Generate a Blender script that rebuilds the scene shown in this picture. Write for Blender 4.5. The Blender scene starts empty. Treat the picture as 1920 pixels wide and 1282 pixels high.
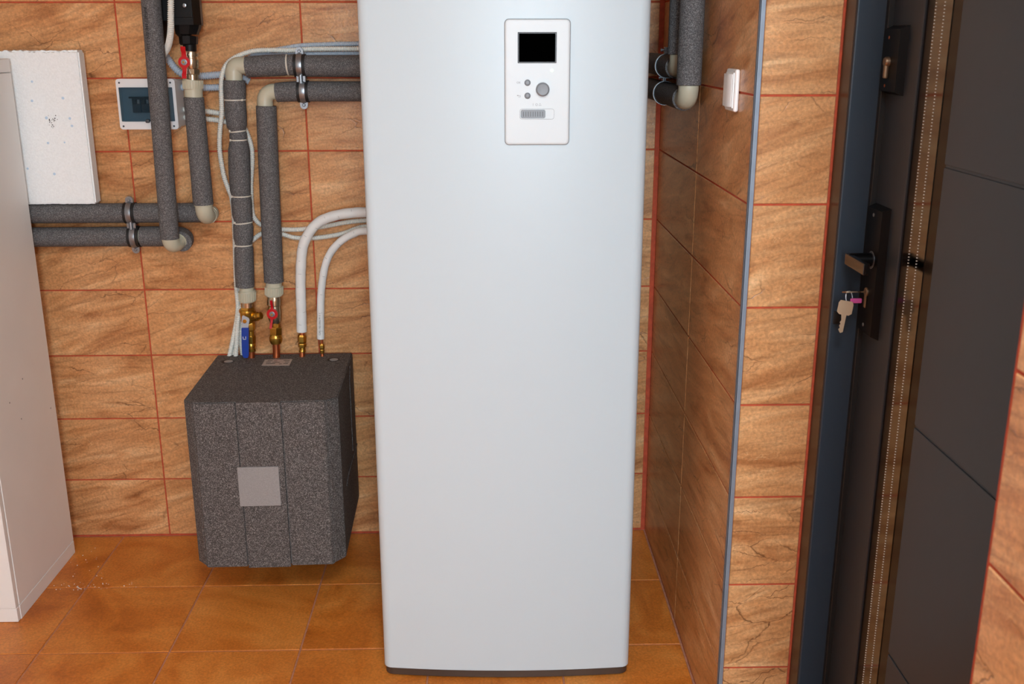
import bpy, bmesh, math, random
import numpy as np
from mathutils import Vector, Matrix, Euler

random.seed(7)
scene = bpy.context.scene
COL = scene.collection
PI = math.pi

# ------------------------------------------------------------------ camera
FPX, PITCH, YAW, ROLL = 1924.37, 0.284252, 0.024114, -0.0017006
CAM = Vector((0.504933, -2.951954, 1.485658))
_f = Vector((math.sin(YAW)*math.cos(PITCH), math.cos(YAW)*math.cos(PITCH), -math.sin(PITCH)))
_r0 = Vector((math.cos(YAW), -math.sin(YAW), 0))
_u0 = _r0.cross(_f)
_r = _r0*math.cos(ROLL) + _u0*math.sin(ROLL)
_u = -_r0*math.sin(ROLL) + _u0*math.cos(ROLL)
cd = bpy.data.cameras.new('camera')
cam = bpy.data.objects.new('camera', cd)
COL.objects.link(cam)
M = Matrix((_r, _u, -_f)).transposed().to_4x4()
M.translation = CAM
cam.matrix_world = M
cd.sensor_width = 36.0
cd.lens = 36.0*FPX/1920.0
cd.clip_start = 0.05
cd.dof.use_dof = True
cd.dof.focus_distance = 2.45
cd.dof.aperture_fstop = 9.0
scene.camera = cam

# ------------------------------------------------------------------ light and exposure
w = bpy.data.worlds.new('world'); scene.world = w
w.use_nodes = True
w.node_tree.nodes['Background'].inputs[0].default_value = (0.9, 0.95, 1, 1)
w.node_tree.nodes['Background'].inputs[1].default_value = 0.05
LAMP = Vector((0.68, -3.1, 2.44))
ld = bpy.data.lights.new('ceiling_lamp_light', 'AREA')
ld.shape = 'RECTANGLE'; ld.size = 0.6; ld.size_y = 0.55
ld.energy = 44; ld.color = (0.86, 0.96, 1.06)
lo = bpy.data.objects.new('ceiling_lamp_light', ld); COL.objects.link(lo)
lo.location = LAMP
# frontal fill light, added behind the viewpoint in the form of an unseen window
WIN = (0.36, .98, 0.95, 2.2)      # x0, x1, z0, z1
YB = -4.6
wd = bpy.data.lights.new('window_daylight', 'AREA')
wd.shape = 'RECTANGLE'; wd.size = WIN[1]-WIN[0]-.1; wd.size_y = WIN[3]-WIN[2]-.1
wd.energy = 76; wd.color = (0.74, 0.93, 1.06)
wo = bpy.data.objects.new('window_daylight', wd); COL.objects.link(wo)
wo.location = ((WIN[0]+WIN[1])/2, YB+.03, (WIN[2]+WIN[3])/2); wo.rotation_euler = (PI/2, 0, 0)
scene.view_settings.view_transform = 'Standard'
scene.view_settings.look = 'None'
scene.view_settings.gamma = 1.0
scene.view_settings.use_curve_mapping = False
scene.view_settings.exposure = -0.15

# ------------------------------------------------------------------ pixel -> plane
def at(px, py, ax, v):
    d = _f + _r*((px-960)/FPX) - _u*((py-641)/FPX)
    i = 'XYZ'.index(ax)
    return CAM + d*((v-CAM[i])/d[i])

# ------------------------------------------------------------------ materials
def lin(c):
    return tuple(((x/255)/12.92 if x/255 <= .04045 else ((x/255+.055)/1.055)**2.4) for x in c)
def nodes_of(name):
    m = bpy.data.materials.new(name); m.use_nodes = True
    nt = m.node_tree; b = nt.nodes['Principled BSDF']
    return m, nt, b
def N(nt, t, **kw):
    n = nt.nodes.new(t)
    for k, v in kw.items():
        if k.startswith('_'): setattr(n, k[1:], v)
        else: n.inputs[k].default_value = v
    return n
def ramp(nt, stops):
    r = nt.nodes.new('ShaderNodeValToRGB'); e = r.color_ramp.elements
    while len(e) > 1: e.remove(e[-1])
    e[0].position = stops[0][0]; e[0].color = (*stops[0][1], 1)
    for p, c in stops[1:]:
        x = e.new(p); x.color = (*c, 1)
    return r
def mat(name, col, rough=.5, metal=0, var=0.0, scale=40, bump=0.0, bscale=300, spec=.5, col2=None, detail=4):
    m, nt, b = nodes_of(name); L = nt.links.new
    c = lin(col)
    b.inputs['Base Color'].default_value = (*c, 1)
    b.inputs['Roughness'].default_value = rough
    b.inputs['Metallic'].default_value = metal
    b.inputs['Specular IOR Level'].default_value = spec
    tc = nt.nodes.new('ShaderNodeTexCoord')
    if var or col2:
        n = N(nt, 'ShaderNodeTexNoise', Scale=scale, Detail=detail); L(tc.outputs['Object'], n.inputs['Vector'])
        c2 = lin(col2) if col2 else tuple(min(1, x*(1+var)) for x in c)
        c1 = c if col2 else tuple(x*(1-var) for x in c)
        r = ramp(nt, [(.35, c1), (.65, c2)]); L(n.outputs['Fac'], r.inputs['Fac'])
        L(r.outputs['Color'], b.inputs['Base Color'])
    if bump:
        n2 = N(nt, 'ShaderNodeTexNoise', Scale=bscale, Detail=3); L(tc.outputs['Object'], n2.inputs['Vector'])
        bp = N(nt, 'ShaderNodeBump', Strength=bump, Distance=.002); L(n2.outputs['Fac'], bp.inputs['Height'])
        L(bp.outputs['Normal'], b.inputs['Normal'])
    return m

def tile_material(name, cols, rough, cracks=True):
    m, nt, b = nodes_of(name); L = nt.links.new
    tc = nt.nodes.new('ShaderNodeTexCoord'); oi = nt.nodes.new('ShaderNodeObjectInfo')
    sc = N(nt, 'ShaderNodeVectorMath', _operation='SCALE'); sc.inputs[0].default_value = (37, 11, 53)
    L(oi.outputs['Random'], sc.inputs['Scale'])
    ad = N(nt, 'ShaderNodeVectorMath', _operation='ADD'); L(tc.outputs['Object'], ad.inputs[0]); L(sc.outputs[0], ad.inputs[1])
    # tilt the streaks a little, differently on each tile
    rot = N(nt, 'ShaderNodeVectorRotate', _rotation_type='Y_AXIS'); L(ad.outputs[0], rot.inputs['Vector'])
    mr = N(nt, 'ShaderNodeMapRange'); mr.inputs['To Min'].default_value = .02; mr.inputs['To Max'].default_value = .34
    L(oi.outputs['Random'], mr.inputs['Value']); L(mr.outputs[0], rot.inputs['Angle'])
    mp = N(nt, 'ShaderNodeMapping'); mp.inputs['Scale'].default_value = (2.2, 3, 11); L(rot.outputs[0], mp.inputs['Vector'])
    n1 = N(nt, 'ShaderNodeTexNoise', Scale=1.6, Detail=6, Roughness=.55, Distortion=1.1); L(mp.outputs[0], n1.inputs['Vector'])
    r1 = ramp(nt, [(.3, cols[0]), (.44, cols[1]), (.58, cols[2]), (.72, cols[3])]); L(n1.outputs['Fac'], r1.inputs['Fac'])
    # fine mottling
    n2 = N(nt, 'ShaderNodeTexNoise', Scale=170, Detail=3, Roughness=.6); L(ad.outputs[0], n2.inputs['Vector'])
    r2 = ramp(nt, [(.3, (.72,)*3), (.7, (1.2,)*3)]); L(n2.outputs['Fac'], r2.inputs['Fac'])
    mx = N(nt, 'ShaderNodeMix', _data_type='RGBA', _blend_type='MULTIPLY'); mx.inputs['Factor'].default_value = .8
    L(r1.outputs['Color'], mx.inputs['A']); L(r2.outputs['Color'], mx.inputs['B'])
    if cracks:
        mpS = N(nt, 'ShaderNodeMapping'); mpS.inputs['Scale'].default_value = (5, 5, 42); L(rot.outputs[0], mpS.inputs['Vector'])
        nS = N(nt, 'ShaderNodeTexNoise', Scale=1.5, Detail=5, Roughness=.6, Distortion=.9); L(mpS.outputs[0], nS.inputs['Vector'])
        rS = ramp(nt, [(.3, (.66, .60, .55)), (.46, (.95, .95, .95)), (.6, (1.03, 1.03, 1.03)), (.75, (1.22, 1.24, 1.26))]); L(nS.outputs['Fac'], rS.inputs['Fac'])
        mxS = N(nt, 'ShaderNodeMix', _data_type='RGBA', _blend_type='MULTIPLY'); mxS.inputs['Factor'].default_value = .85
        L(mx.outputs['Result'], mxS.inputs['A']); L(rS.outputs['Color'], mxS.inputs['B'])
        mx = mxS
    cur = mx.outputs['Result']
    hgt = n2.outputs['Fac']
    if cracks:
        mp2 = N(nt, 'ShaderNodeMapping'); mp2.inputs['Scale'].default_value = (5, 5, 12); L(rot.outputs[0], mp2.inputs['Vector'])
        n3 = N(nt, 'ShaderNodeTexNoise', Scale=.8, Detail=5, Roughness=.55, Distortion=.9); L(mp2.outputs[0], n3.inputs['Vector'])
        wv = N(nt, 'ShaderNodeTexNoise', Scale=14, Detail=4, Roughness=.6); L(ad.outputs[0], wv.inputs['Vector'])
        ws = N(nt, 'ShaderNodeVectorMath', _operation='SCALE'); ws.inputs['Scale'].default_value = .055; L(wv.outputs['Color'], ws.inputs[0])
        wa = N(nt, 'ShaderNodeVectorMath', _operation='ADD'); L(rot.outputs[0], wa.inputs[0]); L(ws.outputs[0], wa.inputs[1])
        mp4 = N(nt, 'ShaderNodeMapping'); mp4.inputs['Scale'].default_value = (5.5, 0, 20); L(wa.outputs[0], mp4.inputs['Vector'])
        vo = N(nt, 'ShaderNodeTexVoronoi', Scale=1.0, _feature='DISTANCE_TO_EDGE'); L(mp4.outputs[0], vo.inputs['Vector'])
        r3 = ramp(nt, [(0, (.8,)*3), (.005, (.5,)*3), (.014, (0,)*3)]); L(vo.outputs['Distance'], r3.inputs['Fac'])
        n4 = N(nt, 'ShaderNodeTexNoise', Scale=7, Detail=2); L(ad.outputs[0], n4.inputs['Vector'])
        r4 = ramp(nt, [(.46, (0,)*3), (.62, (1,)*3)]); L(n4.outputs['Fac'], r4.inputs['Fac'])
        mu = N(nt, 'ShaderNodeMath', _operation='MULTIPLY'); L(r3.outputs['Color'], mu.inputs[0]); L(r4.outputs['Color'], mu.inputs[1])
        mx2 = N(nt, 'ShaderNodeMix', _data_type='RGBA'); L(mu.outputs[0], mx2.inputs['Factor'])
        L(cur, mx2.inputs['A']); mx2.inputs['B'].default_value = (cols[0][0]*.28, cols[0][1]*.25, cols[0][2]*.25, 1)
        # pale scratches
        n5 = N(nt, 'ShaderNodeTexNoise', Scale=1.7, Detail=5, Roughness=.6, Distortion=.4); L(mp2.outputs[0], n5.inputs['Vector'])
        s5 = N(nt, 'ShaderNodeMath', _operation='SUBTRACT'); s5.inputs[1].default_value = .44; L(n5.outputs['Fac'], s5.inputs[0])
        a5 = N(nt, 'ShaderNodeMath', _operation='ABSOLUTE'); L(s5.outputs[0], a5.inputs[0])
        r5 = ramp(nt, [(0, (.26,)*3), (.008, (0,)*3)]); L(a5.outputs[0], r5.inputs['Fac'])
        inv = N(nt, 'ShaderNodeMath', _operation='SUBTRACT'); inv.inputs[0].default_value = 1; L(r4.outputs['Color'], inv.inputs[1])
        mu5 = N(nt, 'ShaderNodeMath', _operation='MULTIPLY'); L(r5.outputs['Color'], mu5.inputs[0]); L(inv.outputs[0], mu5.inputs[1])
        mx3 = N(nt, 'ShaderNodeMix', _data_type='RGBA'); L(mu5.outputs[0], mx3.inputs['Factor']); L(mx2.outputs['Result'], mx3.inputs['A'])
        mx3.inputs['B'].default_value = (*[min(1, c*1.35) for c in cols[3]], 1)
        cur = mx3.outputs['Result']
        hs = N(nt, 'ShaderNodeMath', _operation='SUBTRACT'); L(n2.outputs['Fac'], hs.inputs[0]); L(mu.outputs[0], hs.inputs[1]); hgt = hs.outputs[0]
    L(cur, b.inputs['Base Color'])
    b.inputs['Roughness'].default_value = rough
    b.inputs['Specular IOR Level'].default_value = .45
    bp = N(nt, 'ShaderNodeBump', Strength=.32, Distance=.0012); L(hgt, bp.inputs['Height']); L(bp.outputs['Normal'], b.inputs['Normal'])
    return m

def speckle_material(name, base, fleck, rough, scale=420, thr=(.1, .32), bump=.5):
    m, nt, b = nodes_of(name); L = nt.links.new
    tc = nt.nodes.new('ShaderNodeTexCoord')
    v = N(nt, 'ShaderNodeTexVoronoi', Scale=scale); L(tc.outputs['Object'], v.inputs['Vector'])
    sep = nt.nodes.new('ShaderNodeSeparateColor'); L(v.outputs['Color'], sep.inputs[0])
    r = ramp(nt, [(0, tuple(c*.55 for c in lin(base))), (.55, lin(base)), (.86, tuple((a+c)/2 for a, c in zip(lin(base), lin(fleck)))), (1, lin(fleck))])
    L(sep.outputs[0], r.inputs['Fac']); L(r.outputs['Color'], b.inputs['Base Color'])
    b.inputs['Roughness'].default_value = rough
    b.inputs['Specular IOR Level'].default_value = .35
    bp = N(nt, 'ShaderNodeBump', Strength=bump, Distance=.0012); L(v.outputs['Distance'], bp.inputs['Height']); L(bp.outputs['Normal'], b.inputs['Normal'])
    return m

WT = [lin(c) for c in ((174, 112, 66), (206, 146, 94), (218, 162, 110), (232, 184, 134))]
FT = [lin(c) for c in ((182, 98, 30), (204, 117, 42), (216, 133, 56), (224, 147, 70))]
MT = {
 'wall_tile': tile_material('glazed_stone_tile', WT, .3),
 'floor_tile': tile_material('orange_floor_tile', FT, .38, cracks=False),
 'grout': mat('orange_grout', (188, 78, 48), .85, var=.15, scale=60),
 'floor_grout': mat('pink_floor_grout', (186, 126, 96), .85, var=.15, scale=60),
 'plaster': mat('white_plaster', (226, 222, 214), .9, var=.03),
 'trim': mat('brushed_aluminium_trim', (140, 147, 158), .42, .35, var=.06, scale=30),
 'foam': speckle_material('grey_foam', (92, 90, 90), (142, 140, 140), .75, 760, bump=.25),
 'epp': speckle_material('charcoal_bead_foam', (78, 73, 71), (148, 144, 141), .75, 660, bump=.22),
 'ppr': mat('beige_plastic', (192, 188, 166), .38, var=.02),
 'conduit': mat('grey_white_corrugated_plastic', (228, 228, 220), .45),
 'conduit_blue': mat('blue_grey_corrugated_plastic', (188, 198, 210), .45),
 'zinc': mat('zinc_steel', (150, 156, 162), .36, .85, var=.05, scale=80),
 'galv': mat('galvanised_lever', (186, 192, 200), .4, .4),
 'rubber': mat('black_rubber', (22, 22, 22), .6),
 'black': mat('black_plastic', (15, 15, 16), .45, spec=.2, bump=.15, bscale=400),
 'nickel': mat('nickel_brass', (196, 182, 158), .25, 1, var=.05),
 'brass': mat('brass', (206, 162, 74), .3, 1, var=.1, scale=60),
 'copper': mat('copper', (228, 132, 86), .34, 1, var=.14, scale=40),
 'red': mat('red_enamel', (190, 16, 30), .28),
 'blue': mat('blue_vinyl', (18, 58, 150), .4),
 'white_foam': mat('white_pipe_sleeve', (232, 231, 228), .6, var=.02, scale=30, bump=.3, bscale=90),
 'tie': mat('white_nylon', (206, 200, 186), .4),
 'pump_white': mat('white_powder_coat', (200, 212, 217), .36),
 'panel_white': mat('warm_white_plastic', (216, 221, 222), .38),
 'panel_grey': mat('grey_button_plastic', (134, 138, 142), .42),
 'screen': mat('black_display', (1, 1, 1), .5, spec=.0),
 'screen_frame': mat('dark_grey_bezel', (52, 48, 48), .4),
 'gap_grey': mat('grey_gap', (128, 128, 130), .6),
 'print': mat('grey_print', (150, 150, 152), .6),
 'dark_print': mat('dark_print', (14, 14, 14), .8),
 'steel_brown': mat('base_rail_metal', (92, 82, 74), .4, .6),
 'cabinet': mat('grey_beige_melamine', (244, 242, 238), .45, var=.015, scale=6),
 'cabinet_front': mat('white_melamine', (240, 238, 234), .4),
 'poly': mat('polystyrene', (246, 250, 250), .85, var=.03, scale=220, bump=.6, bscale=260),
 'poly_blue': mat('pale_blue_bead', (198, 220, 238), .85),
 'switch': mat('switch_plastic', (240, 238, 236), .25),
 'ebox': mat('light_grey_plastic', (226, 226, 226), .35),
 'breaker': mat('dark_breaker', (58, 62, 68), .45),
 'breaker_lever': mat('black_lever', (24, 25, 27), .4),
 'anthracite': mat('anthracite_paint', (42, 46, 51), .45, bump=.05, bscale=700, var=.03),
 'frame_blue': mat('blue_black_frame_paint', (42, 54, 66), .45, bump=.1, bscale=900),
 'frame_brown': mat('brown_black_trim', (66, 50, 40), .3, spec=.3),
 'door_glass_edge': mat('brown_black_glass', (24, 18, 14), .16, spec=.13),
 'black_metal': mat('black_anodised_metal', (9, 9, 10), .36, spec=.18),
 'bronze': mat('glossy_black_lever', (60, 56, 54), .13, .85),
 'key': mat('nickel_key', (146, 122, 98), .42, .8),
 'pink': mat('pink_plastic', (206, 84, 150), .4),
 'plate_grey': mat('grey_plate', (148, 146, 145), .5, var=.1, scale=500),
 'sticker': mat('grey_sticker', (176, 164, 156), .45, var=.05),
 'crumb': mat('white_crumbs', (236, 232, 226), .9),
 'white_metal': mat('white_lamp_housing', (235, 235, 235), .4),
}
m, nt, b = nodes_of('mirror_spacer'); MT['spacer'] = m
b.inputs['Base Color'].default_value = (.14, .136, .125, 1); b.inputs['Metallic'].default_value = 1; b.inputs['Roughness'].default_value = .1
m, nt, b = nodes_of('led_glow'); MT['led'] = m
b.inputs['Base Color'].default_value = (.7, .95, .75, 1); b.inputs['Emission Color'].default_value = (.6, 1, .7, 1); b.inputs['Emission Strength'].default_value = .6
m, nt, b = nodes_of('lamp_diffuser'); MT['diffuser'] = m
b.inputs['Base Color'].default_value = (.9, .9, .9, 1); b.inputs['Emission Color'].default_value = (.97, .985, 1, 1); b.inputs['Emission Strength'].default_value = 3.0
m, nt, b = nodes_of('sky_pane'); MT['sky_pane'] = m
b.inputs['Base Color'].default_value = (.5, .55, .6, 1); b.inputs['Emission Color'].default_value = (.80, .93, 1, 1); b.inputs['Emission Strength'].default_value = 2.0  # glowing face of the added fill window
m, nt, b = nodes_of('smoked_cover'); MT['smoked'] = m
tr_ = nt.nodes.new('ShaderNodeBsdfTransparent'); tr_.inputs['Color'].default_value = (.66, .76, .81, 1)
ms_ = nt.nodes.new('ShaderNodeMixShader'); ms_.inputs[0].default_value = .14
b.inputs['Base Color'].default_value = (.05, .09, .12, 1); b.inputs['Roughness'].default_value = .12
nt.links.new(tr_.outputs[0], ms_.inputs[1]); nt.links.new(b.outputs[0], ms_.inputs[2]); nt.links.new(ms_.outputs[0], nt.nodes['Material Output'].inputs['Surface'])
MT['inner_plate'] = mat('grey_inner_plate', (150, 158, 164), .5)

# ------------------------------------------------------------------ mesh helpers
WM = {}
def thing(name, label, cat, loc=(0, 0, 0), rotz=0.0, group=None, kind=None):
    o = bpy.data.objects.new(name, None); COL.objects.link(o)
    o.empty_display_size = .05
    o.location = loc; o.rotation_euler = (0, 0, rotz)
    WM[o] = Matrix.Translation(Vector(loc)) @ Matrix.Rotation(rotz, 4, 'Z')
    tag(o, label, cat, group, kind)
    return o
def tag(o, label=None, cat=None, group=None, kind=None):
    if label: o['label'] = label
    if cat: o['category'] = cat
    if group: o['group'] = group
    if kind: o['kind'] = kind
    return o
def safe(axis):
    a = Vector(axis).normalized()
    h = Vector((0, 0, 1)) if abs(a.z) < .9 else Vector((0, 1, 0))
    u = a.cross(h).normalized(); v = a.cross(u).normalized()
    return a, u, v
class MB:
    def __init__(s): s.v = []; s.f = []
    def add(s, vs, fs):
        o = len(s.v); s.v += [tuple(x) for x in vs]; s.f += [tuple(i+o for i in f) for f in fs]; return s
    def box(s, a, b, bev=0.0, seg=2):
        x0, y0, z0 = [min(p, q) for p, q in zip(a, b)]; x1, y1, z1 = [max(p, q) for p, q in zip(a, b)]
        bm = bmesh.new(); bmesh.ops.create_cube(bm, size=1)
        for vv in bm.verts: vv.co = Vector(((x0+x1)/2+vv.co.x*(x1-x0), (y0+y1)/2+vv.co.y*(y1-y0), (z0+z1)/2+vv.co.z*(z1-z0)))
        if bev: bmesh.ops.bevel(bm, geom=bm.edges[:], offset=bev, segments=seg, affect='EDGES', profile=.5)
        return s.bm(bm)
    def bm(s, bm):
        bm.verts.index_update()
        s.add([x.co[:] for x in bm.verts], [[q.index for q in f.verts] for f in bm.faces]); bm.free(); return s
    def rings(s, rings, cap=True):
        n = len(rings[0]); vs = [p for r in rings for p in r]; fs = []
        for i in range(len(rings)-1):
            for j in range(n):
                k = (j+1) % n
                fs.append((i*n+j, i*n+k, (i+1)*n+k, (i+1)*n+j))
        if cap:
            fs.append(tuple(range(n-1, -1, -1))); fs.append(tuple((len(rings)-1)*n+j for j in range(n)))
        return s.add(vs, fs)
    def sweep(s, pts, rad, seg=20, cap=True, phase=0.0):
        pts = [Vector(p) for p in pts]; n = len(pts)
        rad = [rad]*n if not hasattr(rad, '__len__') else rad
        tan = []
        for i in range(n):
            a = pts[max(0, i-1)]; b_ = pts[min(n-1, i+1)]
            t = (b_-a)
            tan.append(t.normalized() if t.length > 1e-9 else tan[-1])
        _, u, v = safe(tan[0]); rr = []
        for i in range(n):
            t = tan[i]; u = (u - t*u.dot(t)).normalized(); v = t.cross(u)
            rr.append([pts[i] + (u*math.cos(2*PI*j/seg+phase) + v*math.sin(2*PI*j/seg+phase))*rad[i] for j in range(seg)])
        return s.rings(rr, cap)
    def lathe(s, p0, axis, prof, seg=24, phase=0.0, cap=True):
        a, u, v = safe(axis); p0 = Vector(p0)
        rr = [[p0 + a*t + (u*math.cos(2*PI*j/seg+phase)+v*math.sin(2*PI*j/seg+phase))*r for j in range(seg)] for t, r in prof]
        return s.rings(rr, cap)
    def band(s, c, axis, ri, ro, width, seg=40, crown=0.0):
        h = width/2
        prof = [(-h, ri), (-h, ro), (0, ro+crown), (h, ro), (h, ri), (-h, ri)] if crown else [(-h, ri), (-h, ro), (h, ro), (h, ri), (-h, ri)]
        return s.lathe(c, axis, prof, seg, cap=False)
    def ball(s, c, r, sx=1, sy=1, sz=1, seg=16, ring=10):
        bm = bmesh.new(); bmesh.ops.create_uvsphere(bm, u_segments=seg, v_segments=ring, radius=r)
        for q in bm.verts: q.co = Vector((c[0]+q.co.x*sx, c[1]+q.co.y*sy, c[2]+q.co.z*sz))
        return s.bm(bm)
    def prism(s, poly, ax, a, b_):
        # poly: 2D points; ax: extrusion axis; remaining axes in order
        def P(p, t):
            q = list(p); q.insert('XYZ'.index(ax), t); return tuple(q)
        n = len(poly); vs = [P(p, a) for p in poly] + [P(p, b_) for p in poly]
        fs = [(i, (i+1) % n, n+(i+1) % n, n+i) for i in range(n)] + [tuple(range(n-1, -1, -1)), tuple(range(n, 2*n))]
        return s.add(vs, fs)
    def xf(s, mtx):
        s.v = [tuple(mtx @ Vector(p)) for p in s.v]; return s
    def build(s, name, material, parent=None, smooth=35, label=None):
        vs = s.v
        if parent is not None:
            inv = WM[parent].inverted(); vs = [tuple(inv @ Vector(p)) for p in vs]
        me = bpy.data.meshes.new(name); me.from_pydata(vs, [], s.f)
        bm = bmesh.new(); bm.from_mesh(me); bmesh.ops.recalc_face_normals(bm, faces=bm.faces[:]); bm.to_mesh(me); bm.free()
        me.polygons.foreach_set('use_smooth', [True]*len(me.polygons)); me.set_sharp_from_angle(angle=math.radians(smooth))
        me.materials.append(MT[material])
        o = bpy.data.objects.new(name, me); COL.objects.link(o)
        if len(me.polygons) < 4000:
            wn = o.modifiers.new('weighted_normals', 'WEIGHTED_NORMAL'); wn.keep_sharp = True
        if parent is not None: o.parent = parent; WM[o] = WM[parent]
        else: WM[o] = Matrix.Identity(4)
        if label: o['label'] = label
        return o
def fillet(pts, rad, n=10):
    pts = [Vector(p) for p in pts]; out = [pts[0]]
    for i in range(1, len(pts)-1):
        a = (pts[i-1]-pts[i]).normalized(); b_ = (pts[i+1]-pts[i]).normalized()
        for k in range(n+1):
            t = k/n
            p, q = pts[i]+a*rad, pts[i]+b_*rad
            c = (1-t)**2*p + 2*t*(1-t)*(pts[i]+(a+b_)*rad*.12) + t*t*q
            out.append(c)
    out.append(pts[-1]); return out
def spline(pts, step=.00125):
    P = [Vector(p) for p in pts]; P = [P[0]*2-P[1]] + P + [P[-1]*2-P[-2]]; out = []
    for i in range(1, len(P)-2):
        a, b_, c, d = P[i-1:i+3]; n = max(2, int((c-b_).length/step))
        for k in range(n):
            t = k/n
            out.append(.5*((2*b_)+(c-a)*t+(2*a-5*b_+4*c-d)*t*t+(3*b_-a-3*c+d)*t**3))
    out.append(P[-2]); return out
def densify(pts, step):
    out = []
    for a, b_ in zip(pts[:-1], pts[1:]):
        a, b_ = Vector(a), Vector(b_); n = max(1, int((b_-a).length/step))
        out += [a+(b_-a)*k/n for k in range(n)]
    out.append(Vector(pts[-1])); return out
def vtube(rows, Y):
    """rows (py, x_left, x_right) of an upright round thing whose axis lies at depth Y -> centres, radii"""
    c, r = [], []
    for py, xl, xr in rows:
        a, b_ = at(xl, py, 'Y', Y), at(xr, py, 'Y', Y); c.append((a+b_)/2); r.append((b_-a).length/2)
    return c, r
def htube(rows, Y):
    c, r = [], []
    for px, yt, yb in rows:
        a, b_ = at(px, yt, 'Y', Y), at(px, yb, 'Y', Y); c.append((a+b_)/2); r.append((b_-a).length/2*.985)
    return c, r
def smooth_tube(c, r, step=.004):
    """resample with smooth interpolation of radius"""
    P = [Vector((*p, 0)).to_4d() if False else p for p in c]; out_c, out_r = [], []
    for i in range(len(P)-1):
        n = max(1, int((P[i+1]-P[i]).length/step))
        for k in range(n):
            t = k/n; s_ = t*t*(3-2*t)
            out_c.append(P[i].lerp(P[i+1], t)); out_r.append(r[i]*(1-s_)+r[i+1]*s_)
    out_c.append(P[-1]); out_r.append(r[-1]); return out_c, out_r
def text_mesh(body, size, mtx, name, material, parent, align='CENTER'):
    cu = bpy.data.curves.new('tmp', 'FONT'); cu.body = body; cu.size = size; cu.align_x = align; cu.align_y = 'CENTER'
    cu.extrude = .00015; cu.resolution_u = 2
    t = bpy.data.objects.new('tmp', cu); COL.objects.link(t)
    dg = bpy.context.evaluated_depsgraph_get()
    me = bpy.data.meshes.new_from_object(t.evaluated_get(dg))
    bpy.data.objects.remove(t); bpy.data.curves.remove(cu)
    mb = MB(); mb.add([mtx @ q.co for q in me.vertices], [tuple(p.vertices) for p in me.polygons])
    bpy.data.meshes.remove(me)
    return mb.build(name, material, parent)
def axes(o, x, y):
    x = Vector(x).normalized(); y = Vector(y).normalized(); z = x.cross(y)
    m_ = Matrix((x, y, z)).transposed().to_4x4(); m_.translation = Vector(o); return m_

# ------------------------------------------------------------------ the room
XR = 0.996          # right wall face
YP = -1.039         # far reveal of the door opening
YN = -2.045         # near reveal of the door opening
XL, ZC = -2.3, 2.5
GR = .0022          # grout recess
Z0 = 1.591          # a horizontal joint
ROWS = [(-.009+.2*k) for k in range(0, 13)]      # joint heights from the floor up
G = .0040

def structure(name, mb, material, label=None, parent=None):
    o = mb.build(name, material, parent); o['kind'] = 'structure'
    if label: o['label'] = label
    return o
fl = structure('floor', MB().box((XL, YB, -.08), (XR+.5, 0.1, -GR)), 'floor_grout', 'orange ceramic tiled floor with pale pink joints')
wb = structure('wall_back', MB().box((XL, GR, -.08), (XR+.3, .15, ZC)), 'grout', 'back wall of tan stone look tiles with red orange joints')
mb = MB().box((XR+GR, YP+GR, -.08), (1.6, 0.002, ZC))
mb.box((XR+GR, YB, -.08), (1.6, YN-GR, ZC)).box((XR+GR, YN-GR, 2.14), (1.6, YP+GR, ZC))
wr = structure('wall_right', mb, 'grout', 'right wall of tan tiles with a deep door opening')
structure('wall_left', MB().box((XL-.12, YB, -.08), (XL, .15, ZC)), 'plaster', 'plain white plastered left wall')
structure('wall_front', MB().box((XL, YB-.12, -.08), (1.6, YB, ZC)), 'plaster', 'plain white plastered wall behind the viewpoint')
win = thing('window_1', 'bright daylight window in the wall behind the viewpoint', None, ((WIN[0]+WIN[1])/2, YB, WIN[2]), kind='structure')
for x0_, x1_, z0_, z1_ in ((WIN[0], WIN[1], WIN[2], WIN[2]+.06), (WIN[0], WIN[1], WIN[3]-.06, WIN[3]), (WIN[0], WIN[0]+.06, WIN[2]+.06, WIN[3]-.06), (WIN[1]-.06, WIN[1], WIN[2]+.06, WIN[3]-.06)):
    MB().box((x0_, YB, z0_), (x1_, YB+.04, z1_), .004, 1).build('window_frame', 'white_metal', win)
MB().box((WIN[0]+.05, YB+.001, WIN[2]+.05), (WIN[1]-.05, YB+.012, WIN[3]-.05)).build('pane', 'sky_pane', win)
MB().box((WIN[0]-.04, YB, WIN[2]-.03), (WIN[1]+.04, YB+.16, WIN[2]-.002), .004, 1).build('window_sill', 'white_metal', win)
structure('ceiling', MB().box((XL, YB, ZC), (1.6, .15, ZC+.1)), 'plaster', 'plain white ceiling')

tile_cache = {}
def tile(cx, cy, cz, w_, h_, rotz, parent, material='wall_tile', flat=False):
    key = (round(w_, 4), round(h_, 4), material, flat)
    if key not in tile_cache:
        bm = bmesh.new(); bmesh.ops.create_cube(bm, size=1)
        for q in bm.verts:
            q.co = Vector((q.co.x*w_, q.co.y*h_, (q.co.z-.5)*GR)) if flat else Vector((q.co.x*w_, (q.co.y+.5)*GR, q.co.z*h_))
        top = [e for e in bm.edges if all((abs(v_.co.z) < 1e-6 if flat else abs(v_.co.y) < 1e-6) for v_ in e.verts)]
        bmesh.ops.bevel(bm, geom=top, offset=.0012, segments=1, affect='EDGES')
        me = bpy.data.meshes.new('tile'); bm.to_mesh(me); bm.free(); me.materials.append(MT[material]); tile_cache[key] = me
    o = bpy.data.objects.new('tile', tile_cache[key]); COL.objects.link(o)
    o.location = (cx, cy, cz); o.rotation_euler = (0, 0, rotz); o.parent = parent
    return o
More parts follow.
